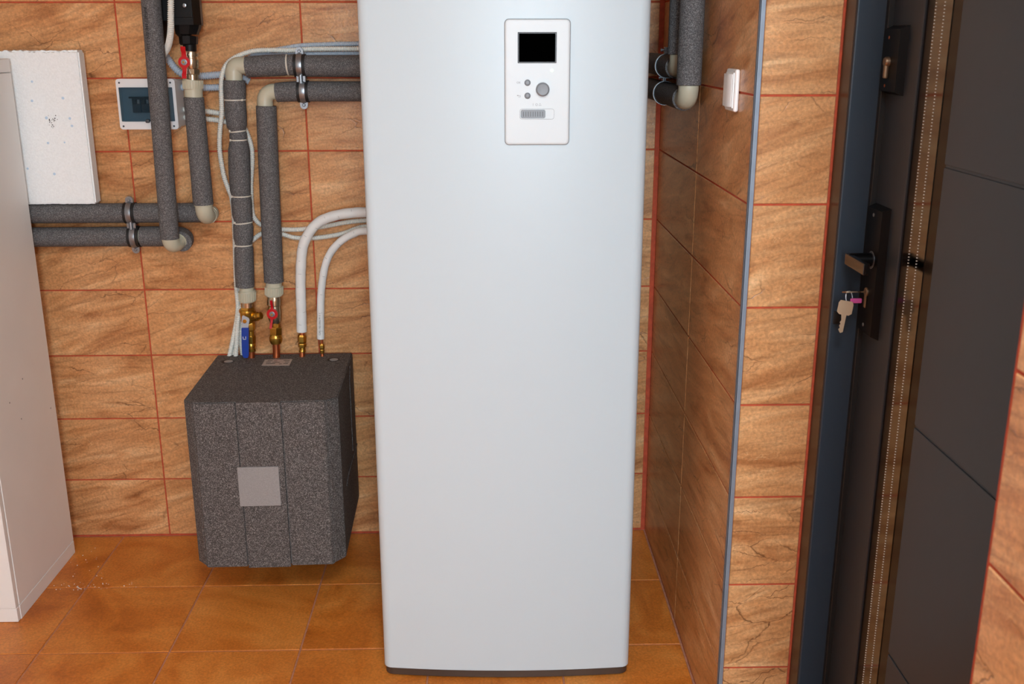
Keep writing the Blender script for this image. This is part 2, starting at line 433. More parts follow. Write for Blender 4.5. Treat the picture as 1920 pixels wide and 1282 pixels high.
def rows_span():
    for a, b_ in zip(ROWS[:-1], ROWS[1:]):
        lo_, hi_ = max(a, 0)+(.0045 if a < 0 else G/2), b_-G/2
        yield (lo_+hi_)/2, hi_-lo_
    yield (ROWS[-1]+ZC)/2, ZC-ROWS[-1]-G
def wall_cols(joints, place):
    for a, b_ in zip(joints[:-1], joints[1:]):
        for zc, h_ in rows_span(): place((a+b_)/2, zc, abs(b_-a)-G, h_)
wall_cols([-2.3, -2.0, -1.5, -1.0, -.5, 0, .5, XR-.010], lambda c, z, w_, h_: tile(c, 0, z, w_, h_, 0, wb))
wall_cols([-.008, -.542, YP+.006], lambda c, z, w_, h_: tile(XR, c, z, w_, h_, -PI/2, wr))
wall_cols([YN-.007, YN-.507, YN-1.007, YN-1.507, YN-2.007, YB+.002], lambda c, z, w_, h_: tile(XR, c, z, w_, h_, -PI/2, wr))
XRV0, XRV1 = XR+.010, 1.146
wall_cols([XRV0-.002, XRV1+.001], lambda c, z, w_, h_: tile(c, YP, z, w_, h_, 0, wr) if z < 2.12 else None)
# floor tiles
FX = [XL+.02] + [-.645+.331*k for k in range(-4, 5)] + [1.010]; FX[-2] = -.645+.331*4
FX = [XL+.01] + [-.643+.331*k for k in range(-4, 5)] + [XR-.002]
FX = [x for x in FX if x <= XR]
FY = [-.004] + [-.320-.328*k for k in range(0, 13)]
for x0, x1 in zip(FX[:-1], FX[1:]):
    for y0, y1 in zip(FY[:-1], FY[1:]):
        tile((x0+x1)/2, (y0+y1)/2, 0, x1-x0-.0045, y0-y1-.0045, 0, fl, 'floor_tile', True)
structure('floor_threshold', MB().box((XR, YN, -.07), (1.5, YP, .0)), 'floor_grout', 'floor of the door opening').name = 'trim_2'
# metal corner trim
tr = MB().box((XR-.0022, YP-.0035, 0.0), (XR+.0085, YP+.0015, 2.1), .0008, 1).box((XR-.0022, YP-.0035, 0.0), (XR+.0006, YP+.0045, 2.1), .0006, 1)
structure('trim_1', tr, 'trim', 'brushed aluminium edge strip on the tiled corner')
# ------------------------------------------------------------------ door in the right wall
XD = 1.210
door = thing('door_1', 'closed anthracite entrance door with a narrow glass strip set deep in the tiled opening', None, (XD, YP-.06, 0)); door['kind'] = 'structure'
fr = MB().box((1.150, YP-.058, 0), (1.222, YP-.002, 2.13), .004, 2)
frame = fr.build('door_frame', 'frame_blue', door, label='blue black frame post')
MB().box((1.1515, YN+.002, 0), (1.222, YN+.058, 2.13), .004, 2).build('door_frame', 'frame_blue', door)
MB().box((1.1515, YN+.058, 2.07), (1.222, YP-.058, 2.13), .004, 2).build('door_frame', 'frame_blue', door)
MB().box((1.1485, YP-.0535, .0), (1.1525, YP-.003, 2.12), .001, 1).build('frame_cover_strip', 'frame_brown', door, label='dark brown glossy strip along the frame')  # brown reflection on the frame's room face, put into the strip's colour
p = at(1572, 595, 'Y', YP-.058); 
MB().box((p.x-.010, YP-.0592, p.z-.0125), (p.x+.013, YP-.05, p.z+.0125), .001, 1).build('strike_slot', 'rubber', frame)
# leaf: backing, lock stile, glass strip and boards between the grooves
MB().box((XD+.006, YN+.05, .012), (XD+.062, YP-.062, 2.08)).build('leaf_core', 'anthracite', door)
MB().box((1.2005, -1.1095, .01), (1.2115, -1.0965, 2.08), .001, 1).build('gasket', 'rubber', door)  # black strip stands in for the shade in the gap beside the leaf
MB().box((XD+.0024, YN+.056, .014), (XD+.02, -1.374, 2.078)).build('leaf_skin', 'anthracite', door)
YS0, YS1, YS2 = -1.105, -1.2365, -1.3725
stile = MB().box((XD, YS1, .012), (XD+.01, YS0, 2.08), .0015, 1).build('lock_stile', 'anthracite', door)
strip = MB().box((XD+.004, YS2, .012), (XD+.009, YS1, 2.08)).build('glass_strip', 'door_glass_edge', door, label='dark brown glass strip')
MB().box((XD+.0028, -1.334, .012), (XD+.006, -1.2695, 2.08)).build('spacer_bar', 'spacer', strip, label='shiny metal spacer behind the glass')
db = MB()
for yy in (-1.2740, -1.3065):
    z = .02
    rad_ = .00075
    while z < 2.06:
        db.box((XD+.0016, yy-rad_, z-rad_), (XD+.003, yy+rad_, z+rad_)); z += .0052
dots = db.build('spacer_perforations', 'crumb', strip); dots['kind'] = 'stuff'
gz = [.012, .0135+.0, .443, .873, 1.301, 1.731, 2.08]
gz = [.012, .443, .873, 1.301, 1.731, 2.08]
for a, b_ in zip(gz[:-1], gz[1:]):
    MB().box((XD, YN+.055, a+.002), (XD+.008, YS2, b_-.002), .0022, 2).build('board', 'anthracite', door)
# lock plates
def plate(poly_y, z0, z1, name, d=.014):
    y0, y1 = poly_y    # far edge, near edge
    bv = .006
    mb = MB()
    o_ = [(XD, y0, z0), (XD, y1, z0), (XD, y1, z1), (XD, y0, z1)]
    i_ = [(XD-d, y0+.002*-1, z0+bv), (XD-d, y1+.004, z0+bv), (XD-d, y1+.004, z1-bv), (XD-d, y0-.002, z1-bv)]
    mb.add(o_+i_, [(0, 1, 5, 4), (1, 2, 6, 5), (2, 3, 7, 6), (3, 0, 4, 7), (4, 5, 6, 7), (3, 2, 1, 0)])
    return mb.build(name, 'black_metal', door, smooth=10)
pl1 = plate((-1.112, -1.186), 1.397, 1.512, 'lock_plate')
pl2 = plate((-1.112, -1.186), .966, 1.205, 'handle_plate')
def disc_x(x, y, z, r, d, seg=20): return MB().lathe((x, y, z), (-1, 0, 0), [(0, r), (d*.7, r), (d, r*.8)], seg)
for z in (1.492, 1.412): disc_x(XD-.0135, -1.1345, z, .0028, .0012).build('screw', 'copper', pl1)
cyl = disc_x(XD-.0135, -1.143, 1.452, .0085, .008)
cyl.box((XD-.0215, -1.148, 1.424), (XD-.0135, -1.138, 1.450), .003, 2)
cyl.build('lock_cylinder', 'key', pl1)
for z in (1.188, .985): disc_x(XD-.0135, -1.143, z, .0034, .0014).build('screw', 'zinc', pl2)
hz, hy = 1.108, -1.152
hd = MB().lathe((XD-.010, hy, hz), (-1, 0, 0), [(0, .0145), (.005, .0145), (.005, .0125), (.042, .0125), (.046, .011)], 28)
handle = hd.build('door_handle', 'black_metal', pl2, label='black lever handle')
handle.parent = door
disc_x(XD-.0130, hy, hz, .0158, .0022, 32).build('handle_rose', 'zinc', door)
lv = MB().box((1.152, -1.236, hz-.010), (1.163, hy+.013, hz+.0105), .0022, 2)
lv.build('lever_bar', 'bronze', handle)
disc_x(XD-.030, hy-.0118, hz-.004, .002, .002, 10).xf(Matrix.Identity(4)).build('set_screw', 'zinc', handle)

# keys in the lower lock
kz = at(1634, 557, 'X', XD-.02).z; ky = -1.146
keys = thing('key_bunch', 'bunch of keys with pink tag hanging from the lock below the black lever handle', 'keys', (XD-.012, ky, kz))
def key_blade(mb, o, dirv, upv, l=.03, bow=.024):
    """flat key: bow + blade, lying in the plane of dirv and upv"""
    o = Vector(o); d = Vector(dirv).normalized(); u = Vector(upv).normalized(); n = d.cross(u)
    def P(a, b_, c): return o+d*a+u*b_+n*c
    out = [(0, -.4*bow), (0, .4*bow), (.2*bow, .5*bow), (.85*bow, .5*bow), (bow, .32*bow), (bow, .17*bow), (bow+l*.93, .17*bow), (bow+l, 0)]
    teeth = []
    k = 0
    x = bow+l*.92
    while x > bow+l*.25:
        teeth.append((x, -.17*bow if k % 2 else -.09*bow)); x -= l*.1; k += 1
    out += teeth + [(bow, -.17*bow), (bow, -.32*bow), (.85*bow, -.5*bow), (.2*bow, -.5*bow)]
    n_ = len(out); t = .0011
    mb.add([P(a, b_, -t) for a, b_ in out]+[P(a, b_, t) for a, b_ in out],
           [tuple(range(n_)), tuple(range(2*n_-1, n_-1, -1))]+[(i, n_+i, n_+(i+1) % n_, (i+1) % n_) for i in range(n_)])
    return mb
cy = disc_x(XD-.0135, ky, kz, .0082, .004); cy.box((XD-.0175, ky-.0042, kz-.03), (XD-.0135, ky+.0042, kz-.004), .002, 1)
cy.build('lock_cylinder', 'key', pl2)
key_blade(MB(), (XD-.056, ky, kz), (1, 0, 0), (0, .96, -.24), .018, .025).build('key', 'key', keys)
kx = XD-.047
rg = MB(); rg.sweep([(kx+.011*math.cos(t)*.55, ky-.004+.004*math.sin(t), kz-.009+.011*math.sin(t)) for t in np.linspace(0, 2*PI, 28)], .0011, 8, False)
rg.build('key_ring', 'zinc', keys)
tg = MB().box((kx+.0005, ky-.012, kz-.0185), (kx+.0215, ky-.007, kz-.0095), .002, 2).build('key_tag', 'pink', keys, label='pink plastic tag')
key_blade(MB(), (kx-.006, ky-.010, kz-.014), (-.14, -.06, -1), (.95, -.30, -.12), .034, .026).build('key', 'key', keys)

# ------------------------------------------------------------------ light switch
SY0, SY1 = -.838, -.917
sc_z = 1.394
sw = thing('light_switch', 'white rocker light switch on the dark tiled side wall', 'switch', (XR, (SY0+SY1)/2, sc_z-.041))
MB().box((XR-.0095, SY1, sc_z-.0405), (XR, SY0, sc_z+.0405), .0042, 3).build('frame', 'switch', sw)
MB().box((XR-.0118, SY1+.008, sc_z-.034), (XR-.006, SY0-.006, sc_z+.034), .0015, 2).build('rocker_surround', 'switch', sw)
rk = MB().prism([(XR-.008, SY1+.013), (XR-.0125, SY1+.013), (XR-.0165, SY1+.022), (XR-.0175, (SY0+SY1)/2), (XR-.0165, SY0-.012), (XR-.008, SY0-.010)], 'Z', sc_z-.031, sc_z+.031)
rk.build('rocker', 'switch', sw)

# ------------------------------------------------------------------ heat pump
PX, PY, PW = .5425, -.772, .598
hp = thing('heat_pump', 'tall white floor standing heat pump unit with control panel and rounded edges', 'heat pump', (PX, PY, 0), -math.radians(1.35))
def pump_outline(inset=0.0, back=.60, bulge=.016):
    h = PW/2-inset; r = .022; pts = []
    nb = 24
    for k in range(nb+1):
        x = -h+r+(2*(h-r))*k/nb
        pts.append((x, -bulge*(1-(x/h)**2)+inset))
    def corner(cx, cy, a0, a1): return [(cx+r*math.cos(a), cy+r*math.sin(a)) for a in np.linspace(a0, a1, 7)]
    ycorn = pts[-1][1]
    right = corner(h-r, ycorn+r, -PI/2, 0)[1:]
    left = corner(-h+r, ycorn+r, PI, 1.5*PI)[:-1]
    return left + pts + right + [(h, .05), (-h, .05)]
T = WM[hp]
def local(mb): return mb.xf(T)
local(MB().prism(pump_outline(), 'Z', .024, 1.78)).build('front_panel', 'pump_white', hp, smooth=25)
local(MB().box((-PW/2+.002, .052, .02), (PW/2-.002, .6, 1.775), .006, 2)).build('casing', 'pump_white', hp)
local(MB().prism(pump_outline(.003), 'Z', .004, .021)).build('base_rail', 'steel_brown', hp, smooth=25, label='dark metal base rail')
for sx in (-.24, .24):
    for sy in (.06, .54):
        local(MB().lathe((sx, sy, 0), (0, 0, 1), [(0, .02), (.01, .02), (.012, .012), (.022, .012)], 16)).build('foot', 'rubber', hp)
# control panel
YPN = -.7935
a = at(946.5, 36, 'Y', YPN); b_ = at(1066.5, 271, 'Y', YPN)
def rrect(x0, z0, x1, z1, r, n=6):
    out = []
    for cx, cz, a0 in ((x1-r, z0+r, -PI/2), (x1-r, z1-r, 0), (x0+r, z1-r, PI/2), (x0+r, z0+r, PI)):
        out += [(cx+r*math.cos(a0+k*PI/2/n), cz+r*math.sin(a0+k*PI/2/n)) for k in range(n+1)]
    return out
def pillow(x0, z0, x1, z1, r, steps):
    return MB().rings([[(x, y, z) for x, z in rrect(x0+i_, z0+i_, x1-i_, z1-i_, max(r-i_, .0008))] for y, i_ in steps])
pillow(a.x-.0011, b_.z-.0011, b_.x+.0011, a.z+.0011, .0095, [(-.776, 0), (YPN+.0032, 0)]).build('panel_gap', 'gap_grey', hp, label='thin grey outline of the control panel')
cp = pillow(a.x, b_.z, b_.x, a.z, .0085, [(-.776, 0), (YPN+.0022, 0), (YPN+.0012, .0006), (YPN+.0004, .002), (YPN, .005)]).build('control_panel', 'panel_white', hp, label='white control panel')
def on_panel(px, py, y=YPN): return at(px, py, 'Y', y)
a = on_panel(970.5, 60); b_ = on_panel(1043.5, 118.5)
MB().box((a.x, YPN-.001, b_.z), (b_.x, YPN+.004, a.z), .0012, 2).build('screen_bezel', 'screen_frame', cp)
MB().box((a.x+.0028, YPN-.0014, b_.z+.0028), (b_.x-.0028, YPN+.004, a.z-.0028), .0004, 1).build('screen', 'screen', cp, label='black display')
q = on_panel(1035, 132); MB().lathe((q.x, YPN+.001, q.z), (0, -1, 0), [(0, .0036), (.002, .0034), (.003, .002)], 20).build('indicator_light', 'led', cp, label='lit green white indicator')
for px, py in ((989, 155), (989, 179.5)):
    q = on_panel(px, py)
    MB().band((q.x, YPN-.0005, q.z), (0, -1, 0), .0064, .0092, .002, 32).build('button_rim', 'panel_white', cp)
    MB().lathe((q.x, YPN+.001, q.z), (0, -1, 0), [(0, .0065), (.003, .0064), (.0045, .005), (.0052, .0025)], 28).build('button', 'panel_grey', cp, label='small grey round button')
q = on_panel(1017.3, 167.5)
MB().band((q.x, YPN-.0005, q.z), (0, -1, 0), .0138, .0168, .0022, 40).build('knob_rim', 'panel_white', cp)
kn = MB(); rr = []
for t, r in ((0, .0138), (.008, .0136), (.0095, .0122), (.0105, .0108), (.0103, .008), (.0098, .003)):
    rr.append([(q.x+(r+(.0004 if (j % 2 and t < .009) else 0))*math.cos(2*PI*j/64), YPN-t, q.z+(r+(.0004 if (j % 2 and t < .009) else 0))*math.sin(2*PI*j/64)) for j in range(64)])
kn.rings(rr).build('knob', 'panel_grey', cp, label='large grey rotary knob')
a = on_panel(976, 205.5); b_ = on_panel(1037.5, 222)
def frame_prism(o_, i_, y0, y1):
    n = len(o_); vs = [(x, y0, z) for x, z in o_]+[(x, y0, z) for x, z in i_]+[(x, y1, z) for x, z in o_]+[(x, y1, z) for x, z in i_]
    fs = []
    for k in range(n):
        j = (k+1) % n
        fs += [(k, j, n+j, n+k), (2*n+k, 3*n+k, 3*n+j, 2*n+j), (k, 2*n+k, 2*n+j, j), (n+k, n+j, 3*n+j, 3*n+k)]
    return MB().add(vs, fs)
frame_prism(rrect(a.x-.0012, b_.z-.0012, b_.x+.0012, a.z+.0012, .005), rrect(a.x, b_.z, b_.x, a.z, .004), YPN-.0012, YPN+.001).build('slider_frame', 'panel_white', cp)
frame_prism(rrect(a.x-.0017, b_.z-.0017, b_.x+.0017, a.z+.0017, .0055), rrect(a.x-.0012, b_.z-.0012, b_.x+.0012, a.z+.0012, .005), YPN-.0004, YPN+.001).build('slider_outline', 'gap_grey', cp)
MB().prism(rrect(a.x, b_.z, b_.x, a.z, .004), 'Y', YPN-.0003, YPN+.001).build('slider_slot', 'panel_white', cp)
s1 = on_panel(1022.5, 214)
sl = MB().prism(rrect(a.x+.0005, b_.z+.0008, s1.x, a.z-.0004, .0036), 'Y', YPN-.0028, YPN+.001).build('slider', 'panel_grey', cp, label='grey ribbed slider switch')
rb = MB()
for k in range(9):
    x = a.x+.006+k*(s1.x-a.x-.012)/8
    rb.box((x-.0005, YPN-.0032, b_.z+.004), (x+.0005, YPN-.0025, a.z-.004))
rb.build('slider_ribs', 'screen_frame', sl)['kind'] = 'stuff'
FRONT = lambda p: axes(p, (1, 0, 0), (0, 0, 1))
text_mesh('OK', .0058, FRONT(on_panel(972.5, 155, YPN-.0002)), 'print_ok', 'print', cp)
q = on_panel(972.5, 180, YPN-.0002)
ar = MB().box((q.x-.001, q.y, q.z-.0022), (q.x+.0034, q.y+.0004, q.z-.0016)).box((q.x+.0029, q.y, q.z-.0022), (q.x+.0035, q.y+.0004, q.z+.0012)).box((q.x-.002, q.y, q.z+.0006), (q.x+.0034, q.y+.0004, q.z+.0012))
ar.prism([(q.x-.0038, q.z+.0009), (q.x-.001, q.z+.0024), (q.x-.001, q.z-.0006)], 'Y', q.y, q.y+.0004).build('print_return_arrow', 'print', cp)
q = on_panel(999.5, 196, YPN-.0002); MB().box((q.x-.0003, q.y, q.z-.0025), (q.x+.0003, q.y+.0004, q.z+.0025)).build('print_one', 'print', cp)
q = on_panel(1006, 196.2, YPN-.0002); MB().band((q.x, q.y+.0002, q.z), (0, 1, 0), .0017, .0023, .0004, 24).build('print_zero', 'print', cp)
q = on_panel(1012.5, 196, YPN-.0002)
def tri(s_): return [(q.x-.0029*s_, q.z-.0021*s_), (q.x+.0029*s_, q.z-.0021*s_), (q.x, q.z+.0030*s_)]
frame_prism(tri(1), tri(.72), q.y, q.y+.0004).build('print_warning', 'print', cp)

# ------------------------------------------------------------------ charcoal foam module
MX, MY, MR = -.0965, -.030, math.radians(1.6)
hm = thing('hydraulic_module', 'charcoal bead foam box with chamfered corners hanging on the tiled wall under the valves', 'heating module', (MX, MY, .135), MR)
TM = Matrix.Translation((MX, MY, 0)) @ Matrix.Rotation(MR, 4, 'Z')
ML = lambda mb: mb.xf(TM)
ZB, ZT = .1365, .601
D, HW = .428, .198
def bev_prism(poly, z0, z1, bev=.004):
    bm = bmesh.new(); vs = [bm.verts.new((x, y, z0)) for x, y in poly]; f = bm.faces.new(vs)
    r = bmesh.ops.extrude_face_region(bm, geom=[f])
    for q in r['geom']:
        if isinstance(q, bmesh.types.BMVert): q.co.z = z1
    bmesh.ops.recalc_face_normals(bm, faces=bm.faces[:])
    bmesh.ops.bevel(bm, geom=bm.edges[:], offset=bev, segments=2, affect='EDGES')
    return MB().bm(bm)
YSM = -.105
sh = bev_prism([(-HW, 0), (HW, 0), (HW, -D+.035), (HW-.027, -D+.0055), (-HW+.027, -D+.0055), (-HW, -D+.035)], ZB, ZT, .003)
front_shell = ML(sh).build('front_shell', 'epp', hm)
def flank(pts):
    return ML(MB().sweep([inv0 @ at(x_, y_, 'X', .1015) for x_, y_ in pts], .0016, 8))
inv0 = TM.inverted()
ML(bev_prism([(-HW+.0262, -D+.007), (-HW+.0325, -D), (-.0605, -D), (-.0605, -D+.007)], ZB-.0008, ZT-.0012, .001)).build('cover_panel', 'epp', hm)
ML(bev_prism([(HW-.0262, -D+.007), (.0570, -D+.007), (.0570, -D), (HW-.0325, -D)], ZB-.0008, ZT-.0012, .001)).build('cover_panel', 'epp', hm)
ML(MB().box((-.0580, -D-.0022, ZB-.004), (.0545, -D+.007, ZT+.001), .0012, 2)).build('centre_cover_panel', 'epp', hm)
YF = MY-D-.006
a = at(444, 877, 'Y', YF-.002); b_ = at(526.5, 949, 'Y', YF-.002)
inv = TM.inverted(); la, lb = inv @ a, inv @ b_
ML(MB().box((la.x, -D-.005, lb.z), (lb.x, -D-.001, la.z), .0008, 1)).build('rating_plate', 'plate_grey', hm, label='plain grey square plate')
# raised ridges on the right flank
xq = at(650, 760, 'X', .108)
rd = MB().sweep([Vector((HW+.0002, (inv @ at(*q, 'X', .1)).y, (inv @ at(*q, 'X', .1)).z)) for q in ((668, 832), (662, 850), (655, 868), (648, 888), (643, 910))], .0022, 8)
ML(rd).build('flank_ridge', 'epp', hm)
sq = [(HW+.0004, -.09, ZT-.012), (HW+.0004, -.10, ZT-.03), (HW+.0004, -.115, ZT-.05), (HW+.0004, -.115, ZB+.2)]
ML(MB().sweep(sq, .0016, 8)).build('flank_ridge', 'epp', hm)
# sticker and recessed screws on top
q = [at(x, y, 'Z', ZT+.0006) for x, y in ((497, 674), (548.5, 673), (542, 685), (490.5, 685))]
stk = MB().add([tuple(p) for p in q]+[(p.x, p.y, ZT-.002) for p in q], [(0, 1, 2, 3), (7, 6, 5, 4), (0, 4, 5, 1), (1, 5, 6, 2), (2, 6, 7, 3), (3, 7, 4, 0)]).build('sticker', 'sticker', hm, label='small grey printed sticker')
pr_ = MB()
for i, (u0, u1, v) in enumerate(((.12, .3, .2), (.36, .48, .25), (.7, .92, .2), (.1, .26, .45), (.33, .6, .5), (.78, .93, .45), (.12, .45, .72), (.6, .7, .75), (.76, .92, .7))):
    A_ = q[0].lerp(q[3], v); B_ = q[1].lerp(q[2], v); c0, c1 = A_.lerp(B_, u0), A_.lerp(B_, u1)
    pr_.box((c0.x, c0.y-.0016, ZT+.0004), (c1.x, c0.y+.0016, ZT+.0009))
pr_.build('sticker_print', 'dark_print', stk)['kind'] = 'stuff'
for px, py in ((427.5, 677.5), (625, 674)):
    c = at(px, py, 'Z', ZT)
    h_ = MB().lathe((c.x, c.y, ZT-.002), (0, 0, 1), [(0, .0185), (.0024, .0185), (.0026, .016)], 28).build('screw_recess', 'rubber', hm)
    MB().lathe((c.x+.002, c.y-.002, ZT), (0, 0, 1), [(0, .0125), (.0012, .0125), (.0016, .009)], 20).build('screw_head', 'plate_grey', h_)

# ------------------------------------------------------------------ storage cabinet on the left
CX, CYF, CYN, CZT = -.755, -.106, -.481, 1.446
cab = thing('cabinet', 'tall grey beige melamine cabinet standing on the floor beside the polystyrene board', 'cabinet', (-1.05, CYN, 0))
MB().box((CX-.018, CYN, .0425), (CX, CYF, CZT-.0365), .001, 1).build('side_panel', 'cabinet', cab)
MB().box((-1.35, CYN, .0425), (-1.332, CYF, CZT-.0365), .001, 1).build('side_panel', 'cabinet', cab)
MB().box((-1.35, CYN-.0, CZT-.0345), (CX+.0002, CYF, CZT), .0012, 1).build('top_panel', 'cabinet', cab)
MB().box((-1.332, CYF-.006, .05), (CX-.018, CYF-.002, CZT-.04)).build('back_panel', 'cabinet', cab)
MB().box((-1.35, CYN, 0), (CX+.0004, CYF, .041), .001, 1).build('plinth', 'cabinet', cab)
MB().box((-1.349, CYN-.019, .0425), (CX-.001, CYN-.0015, CZT-.036), .0015, 2).build('door', 'cabinet_front', cab, label='white cabinet door')
MB().box((-1.349, CYN-.017, .001), (CX-.001, CYN, .041), .001, 1).build('plinth_front', 'cabinet_front', cab)
for px, py in ((42, 710), (95, 765), (18, 755), (40, 785)):
    c = at(px, py, 'X', CX); 
    MB().lathe((CX-.002, c.y, c.z), (1, 0, 0), [(0, .0022), (.0026, .0022)], 10).build('peg_hole', 'plate_grey', cab)

# ------------------------------------------------------------------ polystyrene board
PB0, PB1 = -.034, -.076
pb = thing('polystyrene_board', 'white polystyrene board with pale blue specks resting on the upper grey pipe', 'insulation board', (-.72, -.055, 1.0545))
bm = bmesh.new(); bmesh.ops.create_cube(bm, size=1)
x0, x1, z0, z1 = -1.02, -.583, 1.0545, 1.466
for q in bm.verts: q.co = Vector(((x0+x1)/2+q.co.x*(x1-x0), (PB0+PB1)/2+q.co.y*(PB0-PB1), (z0+z1)/2+q.co.z*(z1-z0)))
ed = [e for e in bm.edges if abs(e.verts[0].co.z-e.verts[1].co.z) < 1e-6]
bmesh.ops.subdivide_edges(bm, edges=[e for e in bm.edges if abs(e.verts[0].co.x-e.verts[1].co.x) > .1], cuts=70)
bmesh.ops.bevel(bm, geom=[e for e in bm.edges if len(e.link_faces) == 2 and e.calc_face_angle() > .5], offset=.004, segments=2, affect='EDGES')
for q in bm.verts:
    if q.co.z > z1-.006: q.co.z += random.uniform(-.0028, .0016)
    if q.co.z < z0+.005 and q.co.y < -.06: q.co.z += random.uniform(0, .0015)
MB().bm(bm).build('board', 'poly', pb, smooth=50)
for px, py in ((60, 153), (60, 189), (87, 221), (131, 222), (135, 236), (102, 326), (52, 316), (90, 268), (121, 267), (118, 184)):
    c = at(px, py, 'Y', PB1); r = random.uniform(.0022, .0042)
    MB().lathe((c.x, PB1+.001, c.z), (0, -1, 0), [(0, r), (.0013, r), (.0017, r*.6)], 10).build('blue_bead', 'poly_blue', pb)
fm = MB()
for i in range(26):
    c = at(random.gauss(96, 5), random.gauss(224, 6), 'Y', PB1); s_ = random.uniform(.0004, .0012)
    fm.box((c.x-s_, PB1-.0004, c.z-s_*1.3), (c.x+s_, PB1+.001, c.z+s_*1.3))
o = fm.build('black_specks', 'dark_print', pb); o['kind'] = 'stuff'

# ------------------------------------------------------------------ small distribution box
EX0, EX1, EZ0, EZ1, EY = -.4885, -.331, 1.2595, 1.3925, -.09
eb = thing('distribution_box', 'small white fuse box with smoked blue cover on the tiled wall', 'fuse box', ((EX0+EX1)/2, 0, EZ0))
MB().box((EX0+.004, EY+.028, EZ0+.003), (EX1-.002, 0, EZ1-.003), .006, 3).build('rear_case', 'ebox', eb)
frame_prism(rrect(EX0, EZ0, EX1, EZ1, .008), rrect(EX0+.006, EZ0+.021, EX1-.008, EZ1-.022, .002), EY, EY+.026).build('front_frame', 'ebox', eb)
MB().box((EX0+.006, EY+.024, EZ0+.02), (EX1-.008, EY+.029, EZ1-.02)).build('inner_plate', 'inner_plate', eb)
bz = (EZ0+EZ1)/2-.003
for k in range(4):
    x = EX0+.034+k*.0245
    br = MB().box((x, EY+.013, bz-.020), (x+.0235, EY+.026, bz+.020), .0012, 1).build('breaker', 'breaker', eb)
    MB().box((x+.002, EY+.0075, bz+.003), (x+.0135, EY+.015, bz+.016), .0015, 1).build('switch_lever', 'breaker_lever', br)
    MB().box((x+.015, EY+.010, bz+.004), (x+.021, EY+.015, bz+.015), .0008, 1).build('marker', 'plate_grey', br)
    MB().box((x+.006, EY+.0118, bz-.0125), (x+.016, EY+.0132, bz-.0105)).build('slot', 'breaker_lever', br)
MB().box((EX0+.028, EY+.006, bz+.018), (EX0+.135, EY+.014, bz+.0225), .001, 1).build('mask_ledge', 'breaker_lever', eb)
cv = MB(); n = 14; x0, x1 = EX0+.0065, EX1-.0085; z0, z1 = EZ0+.0215, EZ1-.0225
outer = [(x0+(x1-x0)*k/n, EY+.001-.010*math.sin(PI*k/n)**.6) for k in range(n+1)]
poly = outer + [(x, y+.0022) for x, y in reversed(outer)]
cv.prism(poly, 'Z', z0, z1).build('smoked_cover', 'smoked', eb, label='smoked blue transparent hinged cover')
MB().box((EX0+.072, EY-.011, z0-.004), (EX0+.083, EY-.001, z0+.006), .003, 2).build('cover_tab', 'breaker', eb)
for x, z in ((EX0+.0095, EZ0+.0085), (EX1-.012, EZ1-.010), (EX0+.0095, EZ1-.010), (EX1-.012, EZ0+.0085)):
    MB().lathe((x, EY+.001, z), (0, -1, 0), [(0, .0026), (.0016, .0026), (.002, .0015)], 14).build('screw', 'breaker', eb)

# ------------------------------------------------------------------ insulated pipes
YW = -.063      # axis of the pipes clamped to the back wall
def foam(c, r, parent, step=.006, name='insulation', seg=32):
    c, r = smooth_tube(c, r, step)
    # slightly rounded ends
    c = [c[0]] + c + [c[-1]]; r = [r[0]*.9] + r + [r[-1]*.9]
    c[0] = c[1] + (c[1]-c[2]).normalized()*.001; c[-1] = c[-2] + (c[-2]-c[-3]).normalized()*.001
    return MB().sweep(c, r, seg).build(name, 'foam', parent, smooth=60)
def straight(a, b_, r, parent, name='insulation'): return foam([Vector(a), Vector(b_)], [r, r], parent, .03, name)
def elbow(pts, r, parent, rad=.02, collar=.0016, cl=.012):
    path = fillet(pts, rad, 12); e = MB().sweep(path, r, 28).build('elbow', 'ppr', parent, smooth=50)
    for a, b_ in ((pts[0], pts[1]), (pts[-1], pts[-2])):
        a, b_ = Vector(a), Vector(b_); d = (b_-a).normalized()
        MB().lathe(a, d, [(0, r-.001), (0, r+collar), (cl*.3, r+collar), (cl*.36, r+.0002)], 28).build('collar', 'ppr', e)
    return e

# run A: upper left pipe, comes forward and rises to the red valve
YA, zA, xA = -.128, 1.0265, -.2715
pa = thing('insulated_pipe', 'grey foam pipe under the polystyrene board rising to the valve below the black pump', 'pipe', (-.42, YW+.005, zA-.028), group='foam insulated pipes')
yh = -.056
straight((-1.32, yh, zA), (xA-.012, yh, zA), .0275, pa)
elbow([(xA-.02, yh, zA), (xA+.004, yh, zA), (xA+.004, yh-.05, zA)], .0215, pa, .018)
elbow([(xA+.001, yh-.03, zA), (xA+.001, YA, zA-.001), (xA, YA, zA+.034)], .0235, pa, .024)
c, r = vtube([(183, 344.5, 382), (383, 362.5, 400)], YA); foam(c, r, pa)
c, r = vtube([(149, 343.5, 379.5), (151, 342.8, 380), (166, 343.8, 380), (168, 346, 379.5), (182, 346.5, 380)], YA)
un = MB().sweep(c, r, 24).build('union_fitting', 'ppr', pa, smooth=30)
rb = MB()
for j in range(24):
    a_ = 2*PI*j/24; cc = (c[1]+c[2])/2; R_ = (r[1]+r[2])/2
    rb.sweep([c[1]+Vector((math.cos(a_), math.sin(a_), 0))*r[1], c[2]+Vector((math.cos(a_), math.sin(a_), 0))*r[2]], .0011, 5)
rb.build('grip_ribs', 'ppr', un)['kind'] = 'stuff'

